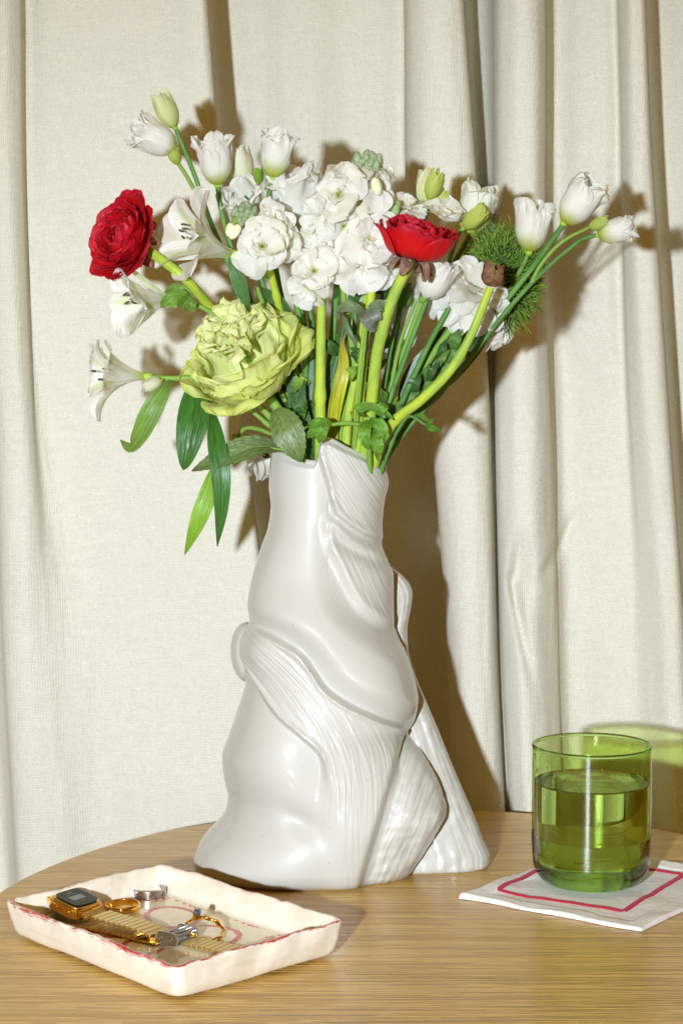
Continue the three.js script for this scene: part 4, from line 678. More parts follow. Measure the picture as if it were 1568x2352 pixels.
{
  reseed(101);
  const t = flower('red_ranunculus', 'deep red ranunculus leaning out above the alstroemerias on a thick curved stem', 730, 0.01);
  const p = at(318, 560, 0.010), ax = V(-0.72, 0.32, 0.62);
  ranunculus(t, p, ax, 0.0275, { open: 0.9 });
  stemTo(t, [[755, 1110, 0.0], [690, 1030, -0.012], [600, 880, -0.016], [505, 736, -0.006], [425, 640, 0.026], [365, 592, 0.02], [320, 562, 0.010]], 0.0037, 0.0033, 'pale');
}
{
  reseed(102);
  const t = flower('red_ranunculus', 'deep red ranunculus seen from the side with brown sepals over the white flowers', 835, 0.03);
  const p = at(948, 596, 0.055), ax = V(0.2, 0.95, 0.2);
  ranunculus(t, p, ax, 0.0275, { open: 0.36, rings: 8, sep: [[0.13, 0.05, 0.045], [0.30, 0.19, 0.12]], sepA: 2.2, sepL: 0.68 });
  stemTo(t, [[822, 1120, 0.01], [836, 1050, 0.02], [852, 930, 0.035], [868, 800, 0.045], [900, 690, 0.052], [930, 625, 0.055], [945, 600, 0.055]], 0.0044, 0.0036, 'pale');
}
{
  reseed(103);
  const t = flower('spent_ranunculus', 'ranunculus stem that has lost its petals, only brown curled sepals left on top', 870, 0.03);
  const p = at(1126, 658, 0.062), b = blossom(t, 'seed_head', p, V(0.14, 1, 0.1), 0.2);
  const core = new THREE.SphereGeometry(0.0046, 18, 14); core.scale(1, 1.3, 1); core.translate(0, 0.0058, 0); const c = []; for (let i = 0; i < core.attributes.position.count; i++) c.push(...mixc([0.5, 0.55, 0.06], [0.3, 0.34, 0.05], rnd())); core.setAttribute('color', new THREE.Float32BufferAttribute(c, 3)); b.add('core', core, greenMat);
  for (let k = 0; k < 4; k++) b.add('sepal', petal({ L: 0.0195 * rr(0.9, 1.1), W: 0.0098, r0: 0.0015, ang: [[0, 1.5], [0.28, 0.75], [0.6, -0.25], [0.8, -0.1], [1, rr(0.3, 1.4)]], base: 0.8, wm: 0.3, tm: 0.5, tip: 1.8, cup: 0.35, ruf: 0.0007, nu: 7, nv: 12, color: (v, s, q) => mixc([0.085, 0.03, 0.016], [0.22, 0.12, 0.05], clamp(0.45 + N3(v * 9, s * 8, q))) }), dullMat, turnY(k / 4 * 6.283 + 0.75));
  stemTo(t, [[845, 1110, 0.012], [868, 1040, 0.025], [905, 968, 0.04], [965, 920, 0.052], [1030, 855, 0.06], [1076, 780, 0.062], [1106, 710, 0.062], [1125, 660, 0.062]], 0.0037, 0.0028, 'pale');
}
// large pale green rose
{
  reseed(104);
  const t = flower('green_rose', 'large pale lime green rose with ruffled petals leaning over the vase rim', 700, 0.02);
  const p = at(590, 902, 0.012), ax = V(-0.30, 0.78, 0.55), b = blossom(t, 'blossom', p, ax, 0.35), R = 0.0395;
  const pale = [0.87, 0.89, 0.45], lime = [0.77, 0.85, 0.14];
  const col = (f) => (v, s, q) => mixc(mixc(lime, pale, clamp(1.1 - 0.8 * f + 0.2 * N3(v * 5, s * 4, q) - 0.3 * smooth(0.4, 0, v))), [0.5, 0.62, 0.04], 0.45 * Math.max(0, Math.cos(s * 22 + 3 * v + q)) ** 10 * smooth(0.1, 0.5, v) * (1 - smooth(0.85, 1, v)) + 0.5 * smooth(0.94, 1, v));
  // cupped outer petals of staggered height with rolled wavy rims, a few folded right back
  for (const [n, L, a1, a2, hf, f, r0, rot] of [[3, 1.30, 0.95, 1.5, 0.62, 0.95, 0.004, 2.0], [5, 1.30, 0.50, 0.75, 0.74, 0.8, 0.004, 0.1], [5, 1.46, 0.30, 0.5, 0.76, 0.6, 0.003, 0.75], [5, 1.52, 0.14, 0.35, 0.74, 0.45, 0.003, 0.3], [4, 1.50, 0.0, 0.3, 0.8, 0.3, 0.002, 1.05]])
    for (let k = 0; k < n; k++) b.add('petal', petal({ L: R * L * rr(0.86, 1.08), r0, half: hf * rr(0.9, 1.12), ang: [[0, 1.5], [0.24, 1.05], [0.5, 0.3 + a1 * 0.6], [0.8, a1], [0.91, a2], [1, a2 + rr(0.5, 1.7)]], base: 0.5, wm: 0.45, tm: 0.74, tip: 2.8, ruf: R * 0.065, rf: 2.8, edge: 1, nu: 30, nv: 28, color: col(f) }), petalMat, turnY(k / n * 6.283 + rot + rr(-0.16, 0.16), rr(-0.08, 0.08), rr(-0.06, 0.06)));
  // frilly heart: short wavy petals shingled over a low dome
  for (let k = 0; k < 24; k++) { const q = Math.sqrt((k + 0.5) / 24) * 0.0195, a = k * 2.4 + rr(-0.3, 0.3), g = petal({ L: 0.0175 * rr(0.75, 1.25), W: 0.020 * rr(0.75, 1.25), r0: 0, base: 0.6, wm: 0.5, tm: 0.66, tip: 3, ang: [[0, 0.1], [0.4, rr(0.1, 0.5)], [0.8, rr(0.5, 1.1)], [1, rr(0.7, 1.9)]], cup: rr(-0.22, 0.22), ruf: 0.0034, rf: 3.0, nu: 15, nv: 13, color: col(0.02) }); b.add('petal', g, petalMat, new THREE.Matrix4().makeTranslation(Math.sin(a) * q - 0.003, R * 0.97 - q * 0.2, Math.cos(a) * q - 0.0165).multiply(turnY(a + rr(-1.1, 1.1), rr(-0.15, 0.15), rr(-0.2, 0.2)))); }
  calyx(b, 0.006, 5, 0.026, [[0.16, 0.3, 0.03], [0.24, 0.4, 0.05]], 1.4);
  stemTo(t, [[718, 1115, 0.01], [690, 1030, 0.018], [655, 965, 0.018], [615, 908, 0.015]], 0.0036, 0.0036, 'mid');
  const rl = { cols: [[0.075, 0.14, 0.03], [0.17, 0.25, 0.06]], net: 1, teeth: 0.1, nt: 11, nu: 16, nv: 66, fold: 0.12, prof: (v) => Math.pow(Math.sin(Math.PI * Math.pow(clamp(v * 0.98 + 0.02), 0.85)), 0.75) };
  part('leaf', leafGeo([[632, 940, 0.034], [658, 985, 0.042], [678, 1030, 0.043], [692, 1062, 0.041]], 0.0225, V(-0.1, 0.1, 1), rl), leafMat, t);
  part('leaf', leafGeo([[640, 1030, 0.028], [590, 1025, 0.034], [530, 1045, 0.036], [480, 1065, 0.034], [440, 1082, 0.03]], 0.02, V(0.1, 0.7, 0.7), { ...rl, fold: 0.2 }), leafMat, t);
  part('leaf_stalk', stemGeo([[700, 1062, 0.03], [668, 1040, 0.032], [630, 1030, 0.03], [560, 1030, 0.034]], 0.0009, 0.0008, STEM.mid), greenMat, t);
}
// alstroemerias
{
  reseed(105);
  const t = flower('white_alstroemeria', 'white alstroemeria trumpet opening sideways right under the white stock buds, dark stamens showing', 745, -0.01);
  const p = at(534, 584, 0.004);
  alstroemeria(t, p, V(-0.80, 0.30, 0.55), 0.056, { open: 1.25, roll: 0.5 });
  stemTo(t, [[742, 1110, -0.01], [690, 1000, -0.01], [600, 800, 0.0], [552, 690, 0.002], [538, 600, 0.004]], 0.0022, 0.0017, 'mid');
  const dk = { cols: [[0.06, 0.16, 0.04], [0.11, 0.24, 0.06]], fold: 0.25 };
  part('leaf', leafGeo([[575, 720, 0.012], [562, 680, 0.018], [545, 630, 0.022], [525, 590, 0.02]], 0.0125, V(-0.5, 0, 0.8), { ...dk, skew: 1.2 }), leafMat, t);
}
{
  reseed(106);
  const t = flower('white_alstroemeria', 'cream alstroemeria with curled green leaves at its throat, just below the red ranunculus head', 738, 0.0);
  const p = at(388, 688, 0.012);
  alstroemeria(t, p, V(-0.82, -0.12, 0.58), 0.045, { open: 1.15, roll: 1.4, streak: 0.7 });
  stemTo(t, [[735, 1110, 0.0], [640, 950, 0.0], [540, 780, 0.004], [480, 715, 0.008], [430, 695, 0.011], [390, 688, 0.012]], 0.0021, 0.0015, 'mid');
  const lf = { cols: [[0.13, 0.27, 0.03], [0.2, 0.36, 0.05]], fold: 0.35, wave: 0.2 };
  part('leaf', leafGeo([[432, 692, 0.016], [410, 683, 0.024], [388, 690, 0.026], [368, 708, 0.022]], 0.0125, V(0.1, -0.2, 1), lf), leafMat, t);
  part('leaf', leafGeo([[440, 700, 0.014], [424, 676, 0.018], [400, 664, 0.016], [378, 672, 0.01]], 0.009, V(0.1, 0.4, 1), lf), leafMat, t);
  part('leaf', leafGeo([[430, 712, 0.016], [438, 698, 0.022], [446, 684, 0.02]], 0.009, V(0.2, 0, 1), lf), leafMat, t);
  part('leaf', leafGeo([[382, 680, 0.014], [350, 660, 0.02], [318, 632, 0.02], [290, 610, 0.016]], 0.0065, V(0, -0.6, 0.7), { cols: [[0.5, 0.6, 0.25], [0.8, 0.8, 0.62]], fold: 0.2 }), petalMat, t);
}
{
  reseed(107);
  const t = flower('white_alstroemeria', 'lowest white alstroemeria seen from the side with a closed bud and one drooping green leaf', 733, 0.015);
  const p = at(332, 866, 0.02);
  alstroemeria(t, p, V(-0.95, 0.06, 0.34), 0.045, { open: 1.4, roll: 0.1, streak: 0.5 });
  stemTo(t, [[728, 1110, 0.012], [640, 980, 0.012], [540, 890, 0.014], [450, 868, 0.018], [400, 869, 0.02], [335, 866, 0.02]], 0.0022, 0.0019, 'mid');
  budFlower(t, at(372, 872, 0.026), V(-0.9, -0.35, 0.25), 0.0155, { c1: [0.7, 0.75, 0.4], c2: [0.86, 0.86, 0.7] });
  part('leaf', leafGeo([[392, 872, 0.022], [372, 905, 0.03], [346, 952, 0.032], [322, 1000, 0.028], [300, 1028, 0.022], [276, 1010, 0.016]], 0.0162, V(-0.25, 0.2, 1), { cols: [[0.12, 0.24, 0.03], [0.2, 0.34, 0.06]], fold: 0.16, twist: 0.3, skew: 0.9 }), leafMat, t);
}
{
  reseed(108);
  const t = flower('white_alstroemeria', 'shaded white alstroemeria hanging behind the vase neck under the lime green rose', 700, -0.02);
  const p = at(546, 1008, -0.045);
  alstroemeria(t, p, V(0.55, -0.35, 0.3), 0.036, { open: 1.15, roll: 0.8 });
  stemTo(t, [[700, 1085, -0.02], [640, 1010, -0.03], [590, 985, -0.04], [560, 985, -0.045], [545, 1006, -0.045]], 0.0018, 0.0014, 'mid');
}
// long strap leaves hanging below the rose
{
  reseed(109);
  const t = thing('leaf_sprig', 'sprig of three long strap leaves hanging down beside the vase below the rose', 'leaves', at(715, 1085, 0.02));
  stemTo(t, [[715, 1110, 0.015], [650, 1010, 0.02], [560, 930, 0.022], [490, 885, 0.01], [456, 868, 0.004]], 0.0018, 0.0012, 'mid');
  const dk = { cols: [[0.016, 0.085, 0.006], [0.06, 0.19, 0.022]], fold: 0.14, veins: 34, veinB: 0.00006, nu: 24, rib: 1 };
  part('leaf', leafGeo([[458, 868, 0.004], [452, 920, 0.014], [442, 980, 0.022], [430, 1040, 0.024], [421, 1080, 0.022]], 0.0235, V(-0.35, 0.25, 1), { ...dk, skew: 0.75, prof: (v) => Math.pow(Math.sin(Math.PI * Math.pow(clamp(v * 0.93 + 0.07), 0.9)), 0.6) }), leafMat, t);
  part('leaf', leafGeo([[488, 945, 0.02], [496, 1010, 0.034], [507, 1085, 0.04], [508, 1170, 0.038], [499, 1257, 0.032]], 0.0135, V(0.15, 0.2, 1), { ...dk, skew: 0.8, cols: [[0.03, 0.12, 0.012], [0.06, 0.19, 0.02]] }), leafMat, t);
  part('leaf', leafGeo([[492, 1070, 0.024], [483, 1120, 0.03], [462, 1180, 0.032], [440, 1235, 0.028], [424, 1275, 0.024]], 0.0132, V(-0.25, 0.2, 1), { cols: [[0.17, 0.36, 0.02], [0.26, 0.46, 0.035]], fold: 0.14, veins: 30, veinB: 0.00005, nu: 20 }), leafMat, t);
}
// lisianthus
{
  reseed(110);
  const t = flower('white_lisianthus', 'topmost white lisianthus bloom with a yellowish bud above it on twin thin stems', 742, -0.02);
  lisianthus(t, at(404, 342, -0.012), V(-0.88, 0.42, 0.26), 0.029, { open: 0.3, lim: 0.16 });
  budFlower(t, at(402, 293, -0.014), V(-0.42, 0.9, 0.15), 0.029, { open: 0.2 });
  stemTo(t, [[745, 1110, -0.02], [660, 900, -0.022], [560, 680, -0.02], [484, 510, -0.018], [448, 405, -0.016], [420, 335, -0.015], [404, 296, -0.014]], 0.0023, 0.0015, 'dark');
  stemTo(t, [[478, 492, -0.018], [452, 446, -0.016], [426, 400, -0.012], [410, 376, -0.010]], 0.0015, 0.0014, 'mid');
  budFlower(t, at(410, 378, -0.012), V(-0.35, 0.9, 0.1), 0.016, { c1: [0.42, 0.55, 0.05], c2: [0.6, 0.66, 0.2], name: 'seed_pod' });
}
{
  reseed(111);
  const t = flower('white_lisianthus', 'upright ruffled white lisianthus between the top bloom and the half open bud', 750, -0.015);
  lisianthus(t, at(500, 424, -0.012), V(-0.06, 1, 0.28), 0.0295, { open: 0.55 });
  stemTo(t, [[750, 1110, -0.015], [670, 920, -0.016], [575, 690, -0.014], [520, 530, -0.012], [506, 470, -0.012], [500, 426, -0.012]], 0.0023, 0.0017, 'dark');
}
{
  reseed(112);
  const t = flower('white_lisianthus', 'half open cream lisianthus bud beside the upright ruffled bloom', 752, -0.03);
  budFlower(t, at(562, 428, -0.03), V(-0.14, 1, 0.1), 0.031, { open: 0.6, c1: [0.78, 0.8, 0.42], c2: WHITE });
  budFlower(t, at(594, 424, -0.02), V(0.0, 1, 0.1), 0.0125, { c1: [0.2, 0.4, 0.03], c2: [0.3, 0.48, 0.05], name: 'small_bud' });
  stemTo(t, [[752, 1110, -0.03], [690, 920, -0.03], [600, 640, -0.03], [572, 500, -0.03], [562, 430, -0.03]], 0.0021, 0.0015, 'dark');
  stemTo(t, [[610, 640, -0.028], [604, 540, -0.024], [596, 470, -0.02], [594, 425, -0.02]], 0.0016, 0.0013, 'mid');
}
{
  reseed(113);
  const t = flower('white_lisianthus', 'tall goblet shaped white lisianthus standing alone near the middle of the curtain', 756, -0.02);
  lisianthus(t, at(626, 408, -0.012), V(0.16, 1, 0.14), 0.0298, { open: 0.25 });
  stemTo(t, [[756, 1110, -0.02], [700, 900, -0.02], [640, 650, -0.016], [616, 490, -0.012], [618, 440, -0.012], [626, 410, -0.012]], 0.0023, 0.0016, 'dark');
}
{
  reseed(114);
  const t = flower('white_lisianthus', 'wide open white lisianthus partly hidden behind the stock buds', 758, -0.04);
  lisianthus(t, at(566, 528, -0.034), V(-0.1, 0.75, 0.6), 0.032, { open: 0.95 });
  stemTo(t, [[758, 1110, -0.03], [690, 900, -0.034], [610, 680, -0.036], [566, 530, -0.034]], 0.0022, 0.0017, 'dark');
}
{
  reseed(115);
  const t = flower('white_lisianthus', 'big white lisianthus in half shade behind the goblet bloom and the tall stock', 760, -0.04);
  lisianthus(t, at(676, 542, -0.034), V(0.0, 0.93, 0.3), 0.042, { open: 0.7 });
  stemTo(t, [[760, 1110, -0.03], [720, 900, -0.034], [690, 680, -0.036], [676, 544, -0.034]], 0.0022, 0.0017, 'dark');
}
{
  reseed(116);
  const t = flower('lisianthus_buds', 'pair of upright lime yellow lisianthus buds behind the red ranunculus', 800, -0.02);
  budFlower(t, at(980, 484, -0.02), V(0.05, 1, 0.1), 0.0325, { open: 0.3, c1: [0.66, 0.72, 0.3], c2: [0.82, 0.83, 0.55] });
  budFlower(t, at(985, 458, -0.004), V(0.32, 0.94, 0.2), 0.0225, { c1: [0.56, 0.64, 0.1], c2: [0.68, 0.72, 0.2] });
  budFlower(t, at(1004, 482, -0.012), V(0.36, 0.93, 0.1), 0.0175, { c1: [0.62, 0.68, 0.14], c2: [0.7, 0.74, 0.25] });
  stemTo(t, [[800, 1110, -0.02], [840, 900, -0.022], [920, 650, -0.02], [965, 530, -0.018], [978, 488, -0.018]], 0.0022, 0.0016, 'dark');
  stemTo(t, [[950, 560, -0.018], [968, 510, -0.01], [980, 478, -0.004], [985, 460, -0.004]], 0.0015, 0.0013, 'mid');
}
{
  reseed(117);
  const t = flower('white_lisianthus', 'half open white lisianthus with a lime bud in front, above the mossy green pompon', 812, -0.02);
  lisianthus(t, at(1078, 540, -0.02), V(0.24, 0.96, 0.12), 0.033, { open: 0.15, tight: 1, col: [0.86, 0.87, 0.74], lim: 0.4 });
  budFlower(t, at(1064, 524, 0.0), V(0.72, 0.66, 0.24), 0.023, { c1: [0.52, 0.62, 0.08], c2: [0.62, 0.68, 0.16] });
  stemTo(t, [[812, 1110, -0.02], [860, 940, -0.018], [970, 720, -0.016], [1050, 590, -0.016], [1076, 544, -0.018]], 0.0022, 0.0016, 'dark');
  stemTo(t, [[1020, 640, -0.016], [1040, 570, -0.006], [1054, 536, 0.0], [1064, 524, 0.0]], 0.0016, 0.0014, 'mid');
}
{
  reseed(118);
  const t = flower('white_lisianthus', 'plump white lisianthus cup beside the mossy green pompon', 838, 0.0);
  lisianthus(t, at(1214, 578, 0.0), V(0.12, 0.98, 0.16), 0.032, { open: 0.22 });
  stemTo(t, [[836, 1110, -0.004], [900, 960, -0.004], [1040, 800, -0.002], [1150, 690, 0.0], [1200, 610, 0.0], [1213, 580, 0.0]], 0.0022, 0.0017, 'dark');
}
{
  reseed(119);
  const t = flower('white_lisianthus', 'white lisianthus leaning outwards highest on the long right branch', 846, 0.006);
  lisianthus(t, at(1294, 512, 0.006), V(0.58, 0.8, 0.2), 0.0315, { open: 0.4, lim: 0.24 });
  stemTo(t, [[844, 1110, 0.0], [915, 980, 0.004], [1060, 800, 0.006], [1170, 680, 0.008], [1240, 590, 0.008], [1293, 515, 0.006]], 0.0024, 0.0019, 'dark');
}
{
  reseed(120);
  const t = flower('white_lisianthus', 'small white lisianthus at the far end of the forked branch with a green bud', 850, 0.012);
  lisianthus(t, at(1372, 540, 0.012), V(0.93, 0.22, 0.26), 0.0225, { open: 0.3, lim: 0.4 });
  budFlower(t, at(1352, 522, 0.016), V(0.92, 0.3, 0.2), 0.0155, { c1: [0.45, 0.58, 0.06], c2: [0.62, 0.68, 0.2] });
  stemTo(t, [[848, 1110, 0.004], [930, 990, 0.01], [1060, 845, 0.014], [1150, 730, 0.016], [1220, 650, 0.016], [1290, 585, 0.014], [1340, 548, 0.012], [1372, 540, 0.012]], 0.0021, 0.0014, 'dark');
  stemTo(t, [[1217, 655, 0.016], [1240, 610, 0.017], [1290, 556, 0.017], [1352, 522, 0.016]], 0.0014, 0.0011, 'mid');
}
// stock: crowded ruffled florets on thick pale stems
{
  reseed(121);
  const t = flower('white_stock', 'front white stock spike with one big ruffled floret and small grey buds', 722, 0.02);
  stemTo(t, [[736, 1110, 0.0], [700, 960, -0.006], [660, 790, -0.008], [630, 660, 0.01], [606, 575, 0.024], [572, 500, 0.022]], 0.0034, 0.0024, 'pale', { nodes: [0.4, 0.7] });
  stockFloret(t, at(603, 566, 0.038), V(-0.05, 0.12, 1), 0.0198);
  stockFloret(t, at(622, 512, 0.026), V(0.18, 0.6, 0.75), 0.016);
  stockFloret(t, at(640, 560, 0.022), V(0.6, 0.2, 0.75), 0.017, { noMid: 1 });
  tinyBuds(t, at(562, 492, 0.034), 12, 0.0075, 0.0024, [[0.16, 0.22, 0.10], [0.3, 0.36, 0.2]]);
  tinyBuds(t, at(535, 532, 0.034), 2, 0.003, 0.0034, [[0.72, 0.68, 0.4], [0.78, 0.74, 0.5]]);
  part('leaf', leafGeo([[560, 520, 0.03], [545, 500, 0.036], [535, 488, 0.032]], 0.013, V(-0.4, 0.2, 1), { cols: [[0.16, 0.28, 0.03], [0.26, 0.38, 0.06]], wave: 0.2 }), leafMat, t);
}
{
  reseed(122);
  const t = flower('white_stock', 'tallest white stock spike with grey green bud tip and crowded ruffled florets', 790, 0.01);
  stemTo(t, [[790, 1110, 0.008], [800, 960, 0.01], [830, 780, 0.012], [845, 640, 0.012], [848, 480, 0.008], [850, 370, 0.004]], 0.0036, 0.0018, 'pale', { nodes: [0.3, 0.55] });
  stockFloret(t, at(780, 448, 0.026), V(-0.3, 0.25, 0.95), 0.0198);
  stockFloret(t, at(800, 408, 0.018), V(-0.05, 0.85, 0.5), 0.017);
  stockFloret(t, at(868, 395, 0.006), V(0.6, 0.6, 0.5), 0.0125);
  stockFloret(t, at(864, 440, 0.014), V(0.5, 0.2, 0.85), 0.0145);
  stockFloret(t, at(852, 510, 0.026), V(0.35, 0.35, 0.9), 0.0185);
  stockFloret(t, at(740, 495, 0.02), V(-0.65, -0.1, 0.75), 0.0165, { noMid: 1 });
  stockFloret(t, at(790, 520, 0.018), V(0.0, -0.1, 1), 0.017, { noMid: 1 });
  stockFloret(t, at(738, 536, 0.014), V(-0.4, -0.3, 0.85), 0.014);
  tinyBuds(t, at(846, 372, 0.012), 11, 0.0088, 0.0025, [[0.2, 0.27, 0.13], [0.33, 0.4, 0.24]]);
  tinyBuds(t, at(862, 428, 0.03), 1, 0.001, 0.0036, [[0.6, 0.6, 0.35], [0.7, 0.68, 0.45]]);
}
{
  reseed(123);
  const t = flower('white_stock', 'white stock with its widest floret touching the red ranunculus', 815, 0.025);
  stemTo(t, [[812, 1110, 0.016], [822, 980, 0.026], [836, 800, 0.034], [852, 680, 0.036], [858, 600, 0.034]], 0.0037, 0.0028, 'pale', { nodes: [0.35] });
  stockFloret(t, at(845, 555, 0.048), V(0.08, 0.2, 1), 0.0205);
  stockFloret(t, at(822, 602, 0.042), V(-0.2, -0.35, 0.95), 0.0195, { noMid: 1 });
  stockFloret(t, at(860, 606, 0.036), V(0.4, -0.3, 0.9), 0.017, { noMid: 1 });
}
{
  reseed(124);
  const t = flower('white_stock', 'older white stock floret drooping lowest among the white blooms', 742, 0.025);
  stemTo(t, [[736, 1110, 0.016], [735, 1000, 0.026], [736, 850, 0.032], [738, 720, 0.032], [740, 650, 0.03]], 0.0042, 0.003, 'pale', { nodes: [0.45, 0.46] });
  stockFloret(t, at(722, 622, 0.044), V(-0.2, 0.3, 0.95), 0.0165, { noMid: 1, inner: 3 });
  stockFloret(t, at(712, 660, 0.04), V(-0.35, -0.55, 0.75), 0.0135, { noMid: 1, inner: 3 });
  stockFloret(t, at(752, 600, 0.036), V(0.4, 0.5, 0.8), 0.014, { noMid: 1 });
}
{
  reseed(125);
  const t = flower('white_stock', 'white stock tip with pale green buds peeking out behind the red ranunculus', 825, -0.01);
  stemTo(t, [[822, 1110, -0.01], [850, 900, -0.012], [900, 650, -0.012], [925, 500, -0.01], [912, 470, -0.008]], 0.0032, 0.002, 'mid');
  stockFloret(t, at(925, 485, 0.0), V(0.2, 0.85, 0.5), 0.0145);
  stockFloret(t, at(1010, 498, 0.004), V(0.3, 0.85, 0.45), 0.0165);
  tinyBuds(t, at(900, 485, 0.014), 4, 0.006, 0.0026, [[0.2, 0.3, 0.1], [0.36, 0.44, 0.2]]);
}
// white double blooms low on the right
{
  reseed(126);
  const t = flower('white_chrysanthemum', 'shaggy white chrysanthemum in front of the mossy green pompon', 850, 0.0);
  mum(t, at(1088, 668, 0.006), V(0.22, 0.62, 0.7), 0.03, { n: 44, droop: 2.25 });
  stemTo(t, [[850, 1110, -0.002], [905, 960, 0.0], [1010, 790, 0.004], [1080, 700, 0.008]], 0.0026, 0.0022, 'mid', { rib: 1 });
  const dk = { cols: [[0.03, 0.09, 0.03], [0.06, 0.14, 0.05]], fold: 0.2 };
  part('leaf', leafGeo([[925, 960, -0.002], [950, 880, -0.004], [1000, 800, -0.004], [1030, 740, -0.006]], 0.018, V(-0.3, 0.1, 1), dk), leafMat, t);
  part('leaf', leafGeo([[960, 940, -0.008], [1000, 870, -0.01], [1035, 800, -0.012], [1055, 765, -0.012]], 0.02, V(0.3, 0.1, 1), { cols: [[0.08, 0.16, 0.05], [0.12, 0.22, 0.07]], fold: 0.2 }), leafMat, t);
  part('leaf', leafGeo([[1000, 900, 0.0], [1050, 830, -0.002], [1100, 780, -0.004], [1130, 735, -0.006]], 0.017, V(0.4, -0.2, 0.8), { cols: [[0.025, 0.07, 0.02], [0.05, 0.12, 0.035]], fold: 0.25 }), leafMat, t);
}
{
  reseed(127);
  const t = flower('white_chrysanthemum', 'white chrysanthemum with long hanging petals between the thick stems, facing away', 830, -0.01);
  mum(t, at(925, 660, -0.002), V(0.0, 0.7, -0.5), 0.03, { n: 40, droop: 2.3 });
  stemTo(t, [[830, 1110, -0.01], [868, 950, -0.01], [905, 780, -0.008], [925, 670, -0.004]], 0.0024, 0.002, 'dark');
}
{
  reseed(128);
  const t = flower('white_chrysanthemum', 'lower white chrysanthemum in shade glimpsed behind the stems', 820, -0.03);
  mum(t, at(868, 760, -0.035), V(-0.1, 0.1, 0.9), 0.026, { n: 34, droop: 2.0 });
  stemTo(t, [[820, 1110, -0.02], [840, 950, -0.03], [866, 770, -0.036]], 0.0022, 0.002, 'dark');
}
{
  reseed(129);
  const t = flower('white_chrysanthemum', 'white chrysanthemum lowest on the outer edge, half under the mossy pompon', 856, -0.02);
  mum(t, at(1132, 745, -0.015), V(0.3, -0.2, 0.7), 0.019, { n: 30, droop: 1.9 });
  stemTo(t, [[856, 1110, -0.015], [950, 940, -0.018], [1060, 810, -0.018], [1130, 748, -0.016]], 0.0022, 0.0018, 'dark');
}
{
  reseed(130);
  const t = flower('white_rosebud', 'smooth white rosebud directly below the brown sepals of the red ranunculus', 840, 0.0);
  const b = blossom(t, 'blossom', at(972, 684, 0.022), V(0.5, 0.8, 0.2), 0.7);
  for (let i = 0; i < 3; i++) for (let k = 0; k < 4; k++) b.add('petal', petal({ L: 0.035 * lerp(0.86, 1, i / 2), r0: 0.001, half: 0.95, ang: [[0, 1.35], [0.25, 0.6], [0.6, -0.05], [0.88, -0.35], [1, -0.2 + 0.35 * i * rr(0.4, 1)]], base: 0.6, wm: 0.45, tm: 0.72, tip: 2.4, ruf: 0.0012, nu: 12, nv: 14, color: (v, s) => mixc([0.84, 0.83, 0.7], WHITE, smooth(0, 0.4, v)) }), petalMat, turnY(k * 1.571 + i * 0.8));
  calyx(b, 0.0035, 5, 0.012, [[0.12, 0.26, 0.03], [0.2, 0.36, 0.05]], 0.9);
  stemTo(t, [[840, 1110, 0.0], [880, 960, 0.004], [930, 800, 0.014], [968, 690, 0.02]], 0.0022, 0.0018, 'mid');
}
